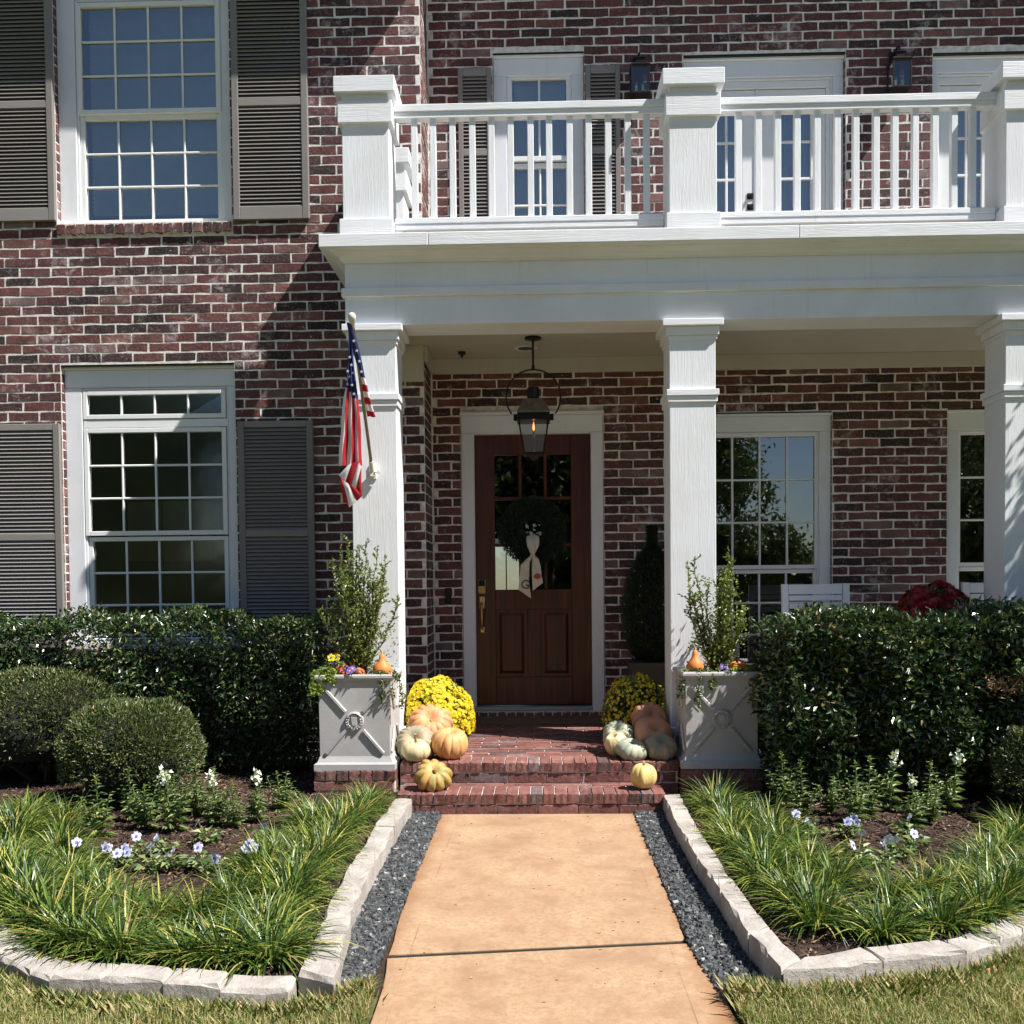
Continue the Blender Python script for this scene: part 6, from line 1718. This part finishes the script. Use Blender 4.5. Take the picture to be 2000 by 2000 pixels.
rows = [(3.161, [-1.247, -1.243, -1.240, -1.236, -1.233, -1.229, -1.225]), (3.02, [-1.253, -1.247, -1.241, -1.235, -1.230, -1.224, -1.217]), (2.914, [-1.261, -1.251, -1.241, -1.233, -1.226, -1.218, -1.208]),
        (2.794, [-1.274, -1.264, -1.252, -1.238, -1.227, -1.213, -1.199]), (2.724, [-1.289, -1.280, -1.264, -1.244, -1.225, -1.208, -1.188]), (2.596, [-1.302, -1.291, -1.270, -1.252, -1.230, -1.205, -1.177]),
        (2.490, [-1.309, -1.298, -1.269, -1.252, -1.225, -1.203, -1.173]), (2.384, [-1.321, -1.305, -1.275, -1.255, -1.226, -1.199, -1.172]), (2.277, [-1.329, -1.310, -1.267, -1.235, -1.206, -1.188, -1.170])]
q = MB(); sub = 4; grid = []; ply = [0, -.030, .012, -.022, .016, -.028, .004]
rows = [(z, [x_[0] + (x_[6] - x_[0]) * f for f in (0, .21, .36, .57, .71, .88, 1)]) for z, x_ in rows]
def rowat(f):
    i = min(len(rows) - 2, int(f)); g_ = f - i; z = rows[i][0] * (1 - g_) + rows[i + 1][0] * g_
    return z, [a_ * (1 - g_) + b2 * g_ for a_, b2 in zip(rows[i][1], rows[i + 1][1])]
NR = 48; vs = []; cols_ = 6 * sub + 1
for k in range(NR + 1):
    z, xs_ = rowat((len(rows) - 1) * k / NR)
    open_ = .35 + .65 * k / NR
    for j in range(cols_):
        u_ = j / sub; i = min(5, int(u_)); g_ = u_ - i; g2 = g_ * g_ * (3 - 2 * g_)
        x = xs_[i] * (1 - g_) + xs_[i + 1] * g_
        yy = 6.70 + (ply[i] * (1 - g2) + ply[i + 1] * g2) * open_ + .006 * math.sin(z * 17 + u_ * 2)
        vs.append((x + .002 * math.sin(z * 23 + u_), yy, z))
fs, mi = [], []
for k in range(NR):
    z, _ = rowat((len(rows) - 1) * (k + .5) / NR)
    for j in range(cols_ - 1):
        fs.append((k * cols_ + j, k * cols_ + j + 1, (k + 1) * cols_ + j + 1, (k + 1) * cols_ + j))
        lim = 2.795 if j / sub < 2 else (2.725 if j / sub > 3 else 2.765)
        if z > lim: mi.append(2)
        else: mi.append([1, 0, 1, 0, 1, 0][int(j / sub)] if z < 2.60 or j / sub < 3.2 else [1, 0, 1, 0, 1, 0][int(j / sub)])
q.add(vs, fs); q.m = mi; q.build("cloth", [FR, FW, FB], t, True)
def panel(nm, pts, m_, y, bul=.02, par=t):
    """cloth quad with a soft belly"""
    q = MB(); k = 6; A, B_, C_, D_ = [Vector(p) for p in pts]; vs = []
    for i in range(k + 1):
        for j in range(k + 1):
            u_, v_ = i / k, j / k; p = A.lerp(B_, u_).lerp(D_.lerp(C_, u_), v_)
            vs.append((p.x, y - bul * math.sin(PI_ * u_) * math.sin(PI_ * v_) - .010 * (p.x + 1.25) / .07, p.y))
    q.add(vs, [(i * (k + 1) + j, i * (k + 1) + j + 1, (i + 1) * (k + 1) + j + 1, (i + 1) * (k + 1) + j) for i in range(k) for j in range(k)])
    q.build(nm, m_, par, True)
V2 = lambda *p: [Vector((a_, b2, 0)) for a_, b2 in p]
for c_, p_ in [('W', [(-1.319, 2.211), (-1.251, 2.28), (-1.229, 2.287), (-1.274, 2.167)]), ('R', [(-1.229, 2.290), (-1.179, 2.299), (-1.233, 2.139), (-1.277, 2.168)]), ('W', [(-1.181, 2.297), (-1.163, 2.262), (-1.198, 2.117), (-1.235, 2.146)]), ('R', [(-1.165, 2.262), (-1.163, 2.074), (-1.203, 2.121), (-1.180, 2.202)])]:
    panel("stripe", [(a_, b2, 0) for a_, b2 in p_], {'W': FW, 'R': FR}[c_], 6.655, .012)
for c_, p_ in [('R', [(-1.322, 2.235), (-1.300, 2.185), (-1.255, 1.997), (-1.303, 2.062)]), ('W', [(-1.304, 2.185), (-1.263, 2.165), (-1.204, 2.039), (-1.257, 1.997)]), ('R', [(-1.265, 2.165), (-1.203, 2.131), (-1.163, 2.074), (-1.206, 2.037)])]:
    panel("stripe", [(a_, b2, 0) for a_, b2 in p_], {'W': FW, 'R': FR}[c_], 6.690, .01)
st_ = [((-1.218, -1.182), 3.169), ((-1.208, -1.166), 3.071), ((-1.189, -1.150), 2.966), ((-1.169, -1.137), 2.858), ((-1.165, -1.129), 2.816), ((-1.161, -1.124), 2.774), ((-1.157, -1.118), 2.739), ((-1.152, -1.109), 2.697), ((-1.149, -1.100), 2.655), ((-1.146, -1.091), 2.620)]
q = MB(); vs, fs, mi = [], [], []; nc = 8
for k, ((xa, xb), z) in enumerate(st_):
    pole_y = 7.0 + (6.5 - 7.0) * (z - 2.315) / (3.175 - 2.315)
    for j in range(nc + 1):
        u_ = j / nc; vs.append((xa + (xb - xa) * u_, pole_y - .018 - .010 * math.sin(u_ * PI_ * 1.4 + z * 6) + (.03 if u_ == 1 else 0), z + .004 * math.sin(u_ * 6)))
for k in range(len(st_) - 1):
    for j in range(nc):
        fs.append((k * (nc + 1) + j, k * (nc + 1) + j + 1, (k + 1) * (nc + 1) + j + 1, (k + 1) * (nc + 1) + j)); mi.append(2 if k < 3 else (1 if (k - 3) % 2 == 0 else 0))
q.add(vs, fs); q.m = mi; q.build("cloth", [FR, FW, FB], t, True)
def star(x, y, z, r):
    q = MB(); vs = [(x + (r if i % 2 == 0 else r * .4) * math.sin(i * PI_ / 5 + .15), y, z + (r if i % 2 == 0 else r * .4) * math.cos(i * PI_ / 5 + .15)) for i in range(10)]
    q.add(vs + [(x, y - .0005, z)], [(i, (i + 1) % 10, 10) for i in range(10)]); q.build("star", FW, t)
for x, z in [(-1.222, 2.939), (-1.247, 2.898), (-1.213, 2.885), (-1.258, 2.845), (-1.250, 2.812), (-1.220, 2.806), (-1.208, 2.747), (-1.236, 2.862), (-1.232, 2.99)]: star(x, 6.652, z, .0125)
for x, z in [(-1.181, 3.066), (-1.168, 3.010), (-1.158, 2.949), (-1.151, 2.888)]:
    star(x, 7.0 - .5 * (z - 2.315) / .86 - .036, z, .0125)

# ---- chairs
def chair(x, y, label):
    t = thing("slatted_chair", (x, y, fz(y)), label, "chair", "white slatted porch chairs")
    z0 = fz(y); hw_ = .262
    for sx in (-1, 1):
        q = MB(); q.add([(x + sx * hw_ - .0, y + .22, z0), (x + sx * hw_ - sx * .05, y + .22, z0), (x + sx * hw_ - sx * .05, y + .27, z0), (x + sx * hw_, y + .27, z0),
                         (x + sx * (hw_ + .002), y + .30, 1.455), (x + sx * (hw_ - .048), y + .30, 1.455), (x + sx * (hw_ - .048), y + .335, 1.455), (x + sx * (hw_ + .002), y + .335, 1.455)],
                        [(0, 1, 5, 4), (1, 2, 6, 5), (2, 3, 7, 6), (3, 0, 4, 7), (4, 5, 6, 7)]); q.build("leg", 'white_s', t)
        q = MB(); q.box(x + sx * hw_ - .025, x + sx * hw_ + .025, y - .30, y - .25, z0, .93); q.build("leg", 'white_s', t)
        q = MB(); q.box(x + sx * hw_ - .04, x + sx * hw_ + .04, y - .33, y + .27, .931, .955, .006); q.build("armrest", 'white_s', t)
    q = MB(); q.box(x - .21, x + .21, y + .300, y + .325, 1.372, 1.452, .005); q.build("top_rail", 'white_s', t)
    for k in range(8):
        z = 1.345 - k * .062
        q = MB(); q.box(x - .208, x + .208, y + .295 - k * .004, y + .313 - k * .004, z - .022, z + .020, .003); q.build("slat", 'white_s', t)
    for k in range(6):
        q = MB(); q.box(x - .235, x + .235, y - .29 + k * .088, y - .21 + k * .088, .70, .72, .004); q.build("seat_slat", 'white_s', t)
chair(2.19, 7.62, "white slatted chair behind the trimmed hedge with a patterned cushion on it")
chair(3.60, 7.62, "white slatted chair mostly hidden behind the rightmost column")
m, nt, b = new_mat("black_white_cushion"); ck = N(nt, "ShaderNodeTexChecker"); ck.inputs["Scale"].default_value = 11; ck.inputs["Color1"].default_value = (.015, .015, .02, 1); ck.inputs["Color2"].default_value = (.62, .62, .60, 1)
L(nt, coords(nt, (1, .02, .35), (0, .5, 0)), ck.inputs[0]); L(nt, ck.outputs[0], b.inputs[0]); b.inputs["Roughness"].default_value = .9
q = MB(); vs = []
for i in range(11):
    for j in range(11):
        u_, v_ = i / 10 * 2 - 1, j / 10 * 2 - 1; pf_ = (1 - abs(u_) ** 2.2) * (1 - abs(v_) ** 2.2)
        s_ = 1 - .06 * (1 - abs(u_)) * abs(v_) - .06 * (1 - abs(v_)) * abs(u_)
        vs.append((2.20 + u_ * .21 * s_, 7.84 - .075 * pf_ ** .6, 1.03 + v_ * .205 * s_))
vb = [(a_, 7.90, c_) for (a_, b2, c_) in vs]
q.add(vs, [(i * 11 + j, (i + 1) * 11 + j, (i + 1) * 11 + j + 1, i * 11 + j + 1) for i in range(10) for j in range(10)])
q.add(vb, [(i * 11 + j, (i + 1) * 11 + j, (i + 1) * 11 + j + 1, i * 11 + j + 1) for i in range(10) for j in range(10)])
o = q.build("cushion", m, None, True); tag(o, "black and white patterned cushion on the slatted chair", "cushion")

# ---- dark evergreen by the door
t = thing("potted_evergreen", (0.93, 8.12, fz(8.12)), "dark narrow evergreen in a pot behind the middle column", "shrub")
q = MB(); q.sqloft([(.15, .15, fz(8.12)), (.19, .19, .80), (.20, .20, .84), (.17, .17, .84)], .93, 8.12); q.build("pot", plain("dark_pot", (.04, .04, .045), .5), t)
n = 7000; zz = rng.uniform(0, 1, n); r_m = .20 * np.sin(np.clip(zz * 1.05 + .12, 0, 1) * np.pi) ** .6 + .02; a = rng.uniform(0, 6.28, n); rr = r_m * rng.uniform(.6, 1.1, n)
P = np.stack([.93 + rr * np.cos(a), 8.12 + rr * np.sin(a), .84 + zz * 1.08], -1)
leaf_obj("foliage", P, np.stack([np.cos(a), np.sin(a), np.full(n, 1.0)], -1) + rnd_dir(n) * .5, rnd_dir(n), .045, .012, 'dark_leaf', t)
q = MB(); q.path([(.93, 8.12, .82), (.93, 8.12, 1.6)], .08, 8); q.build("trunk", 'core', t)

# ---- lawn
def lawn(n, inside, x0, x1, y0, y1, label):
    P = np.stack([rng.uniform(x0, x1, n), rng.uniform(y0, y1, n)], -1); P = P[inside(P[:, 0], P[:, 1])]; n = len(P)
    az = rng.uniform(0, 6.28, n); h = rng.uniform(.022, .062, n) * (1 + .35 * np.sin(P[:, 0] * 9) * np.sin(P[:, 1] * 8)); w_ = rng.uniform(.0010, .0021, n)
    lean = rng.uniform(.05, 1.0, n) ** 1.5
    out = np.stack([np.cos(az), np.sin(az), np.zeros(n)], -1); side = np.stack([-np.sin(az), np.cos(az), np.zeros(n)], -1)
    B = np.concatenate([P, np.full((n, 1), .034)], 1)
    m1 = B + np.array([0, 0, 1]) * (h * .6)[:, None] + out * (h * lean * .3)[:, None]
    tp = B + np.array([0, 0, 1]) * h[:, None] * (1 - lean * .25)[:, None] + out * (h * lean)[:, None]
    V = np.stack([B - side * w_[:, None], B + side * w_[:, None], m1 + side * w_[:, None] * .8, m1 - side * w_[:, None] * .8, tp], 1)
    F = np.array([(0, 1, 2), (0, 2, 3), (3, 2, 4)]); Fq = (F[None] + (np.arange(n) * 5)[:, None, None]).reshape(-1, 3)
    o = stuff("lawn_grass", V.reshape(-1, 3), Fq, 'grass'); tag(o, label, "grass")
lawn(190000, lambda x, y: (y < np.interp(-x, [0.5, .85, 1.1, 1.5, 1.8, 2.3, 2.95, 6], [3.60, 3.30, 3.28, 3.34, 3.43, 3.84, 4.6, 7.6])) & (x < np.interp(y, [2.4, 3.2, 3.7], [-.56, -.57, -.60])), -3.4, -.55, 2.6, 5.0, "yellowing mown lawn in front of the flag side border")
lawn(190000, lambda x, y: (y < np.interp(x, [0.5, .82, .85, 1.2, 1.55, 1.9, 2.9, 6], [3.5, 3.5, 3.42, 3.52, 3.61, 3.85, 4.74, 7.6])) & (x > np.interp(y, [2.4, 3.2, 3.6], [.74, .66, .65])), .6, 3.3, 2.6, 4.9, "yellowing mown lawn in front of the hedge side border")
o = bpy.data.objects.new("fallen_leaf", None)
bpy.data.objects.remove(o)
fl = rnd_mat("fallen_leaf_brown", [(0, (.40, .15, .06)), (1, (.55, .28, .14))], .7)
for i, (x, y, z, s) in enumerate([(1.60, 3.56, .05, .055), (1.50, 3.50, .05, .04), (0.30, 4.13, .020, .02), (0.24, 4.10, .020, .02), (-0.26, 3.62, .02, .016), (.60, 3.95, .02, .03)]):
    V, F = leaf_arrays(np.array([[x, y, z]]), np.array([[.6, .5, .1 if z < .03 else .6]]), np.array([[0, -.5, 1.0]]), s, s * .6, .3, .1)
    o = bpy.data.objects.new("fallen_leaf", np_mesh("fallen_leaf", V, F, fl)); C.objects.link(o)
    tag(o, ["brown dry leaf standing in the grass against the hedge side border", "smaller brown leaf in the grass by the hedge side border", "dry leaf scrap on the upper walkway slab", "tiny dry scrap beside the larger one on the upper slab", "dark crumb on the lower walkway slab", "dry scrap at the slab joint near the gravel"][i], "leaf")

# ---- trees: one beside the porch corner (its shade falls on the last column), others across the street (seen in the panes)
def tree(x, y, h, r, zc, rz, n, leaf, label, seed, trunk_r=.15):
    rr = np.random.default_rng(seed); random.seed(seed)
    t = thing("shade_tree", (x, y, 0), label, "tree", "shade trees facing the house")
    q = MB(); q.path([(x, y, -.1), (x + .1 * r * .3, y, zc * .5), (x, y, zc), (x, y, h * .85)], [trunk_r * 1.3, trunk_r, trunk_r * .7, trunk_r * .2], 9)
    cl = []
    for i in range(26):
        a = rr.uniform(0, 6.28); b2 = rr.uniform(-.9, 1.3); k = rr.uniform(.45, 1.0)
        c_ = np.array([x + r * k * math.cos(a) * math.cos(b2), y + r * k * math.sin(a) * math.cos(b2), zc + rz * k * math.sin(b2)]); cl.append(c_)
        q.path([(x, y, zc * .75), tuple((np.array([x, y, zc]) + c_) / 2 + rr.normal(0, .1 * r, 3)), tuple(c_)], [trunk_r * .4, trunk_r * .22, trunk_r * .06], 5)
    q.build("trunk", 'twig', t)
    cl = np.array(cl); ci = rr.integers(0, len(cl), n)
    P = cl[ci] + rr.normal(0, 1, (n, 3)) * np.array([r, r, rz]) * .17
    leaf_obj("crown", P, rr.normal(size=(n, 3)) + np.array([0, 0, .2]), rr.normal(size=(n, 3)), leaf, leaf * .55, 'tree', t)
tree(5.12, 6.30, 4.9, .95, 3.50, 1.0, 11000, .06, "small tree beside the porch corner shading the rightmost column", 21, .05)
tree(4.75, -17, 9.2, 2.75, 5.7, 2.9, 26000, .21, "broad tree across the street reflected in the porch window", 22)
tree(7.3, -19.5, 4.6, 1.9, 2.4, 1.4, 9000, .22, "smaller tree across the street, low in the porch window reflection", 27)
tree(-5.0, -15, 8.5, 3.6, 5.0, 2.8, 13000, .30, "broad tree across the street opposite the hedge window", 23)
tree(0.5, -20, 9.5, 3.8, 5.6, 3.4, 13000, .32, "tall tree across the street opposite the front door", 24)
tree(-13.5, -17, 9.0, 4.2, 5.2, 3.2, 13000, .34, "wide tree across the street at the far end", 25)
tree(17.5, -22, 6.6, 4.0, 3.6, 2.6, 9000, .36, "low tree across the street beyond the open sky", 26)
q = MB(); q.box(-60, 60, -13.2, -6.2, 0.002, 0.006); tag(q.build("street", plain("asphalt", (.06, .06, .062), .9)), kind="structure")

n = 26000
P = np.stack([rng.uniform(-70, 70, n), rng.uniform(-34, -29, n), rng.uniform(0, 1, n) ** .8 * 4.2], -1)
P[:, 2] *= .75 + .25 * np.sin(P[:, 0] * .35) * np.sin(P[:, 0] * .11 + 1)  # unseen treeline added to keep a bright horizon out of the pane reflections
o = leaf_obj("added_treeline", P, rnd_dir(n), rnd_dir(n), .75, .5, 'tree'); tag(o, "far hedge line added across the street to hide the bright horizon in the panes", "added_treeline")

# longer untrimmed blades against the stones
def tufts(pts, n, label):
    seg = [(a, b_) for a, b_ in zip(pts, pts[1:])]
    P = []
    for i in range(n):
        a, b_ = seg[rng.integers(len(seg))]; t = rng.uniform(); P.append((a[0] + (b_[0] - a[0]) * t + rng.normal(0, .02), a[1] + (b_[1] - a[1]) * t - abs(rng.normal(0, .05))))
    P = np.array(P); h = rng.uniform(.03, .085, n); az = rng.uniform(0, 6.28, n)
    D = np.stack([np.cos(az) * .55, np.sin(az) * .55, np.ones(n)], -1)
    V, F = leaf_arrays(np.concatenate([P, np.full((n, 1), .034)], 1), D, np.stack([np.sin(az), -np.cos(az), np.full(n, .3)], -1), h, .0038, .25, .25)
    o = stuff("lawn_grass", V, F, 'grass'); tag(o, label, "grass")
tufts([(-0.60, 3.50), (-0.72, 3.34), (-0.846, 3.27), (-1.285, 3.31), (-1.515, 3.345), (-1.80, 3.42), (-2.00, 3.57), (-2.30, 3.84), (-2.95, 4.58)], 3200, "longer untrimmed grass blades against the flag side border stones")
tufts([(0.67, 3.47), (0.82, 3.40), (1.215, 3.50), (1.545, 3.59), (1.89, 3.83), (2.55, 4.38), (3.2, 5.0)], 2600, "longer untrimmed grass blades against the hedge side border stones")
# small debris lying on the walkway
dq = MB(); random.seed(77)
for i in range(46):
    x, y = random.uniform(-.55, .58), random.uniform(3.3, 6.2); a = random.uniform(0, 3.14); l = random.uniform(.003, .012)
    dq.box(x - l / 2, x + l / 2, y - .0015, y + .0015, .0175, .0195 + random.uniform(0, .002))
o = dq.build("debris", 'twig'); tag(o, "fine dark crumbs and twig bits scattered over the tan walkway", "debris", kind="stuff")

jq = MB(); jq.quad([(-.59, 3.80, .004), (.59, 3.95, .004), (.59, 4.08, .004), (-.59, 3.92, .004)]); jq.build("joint_filler", 'core', pth)
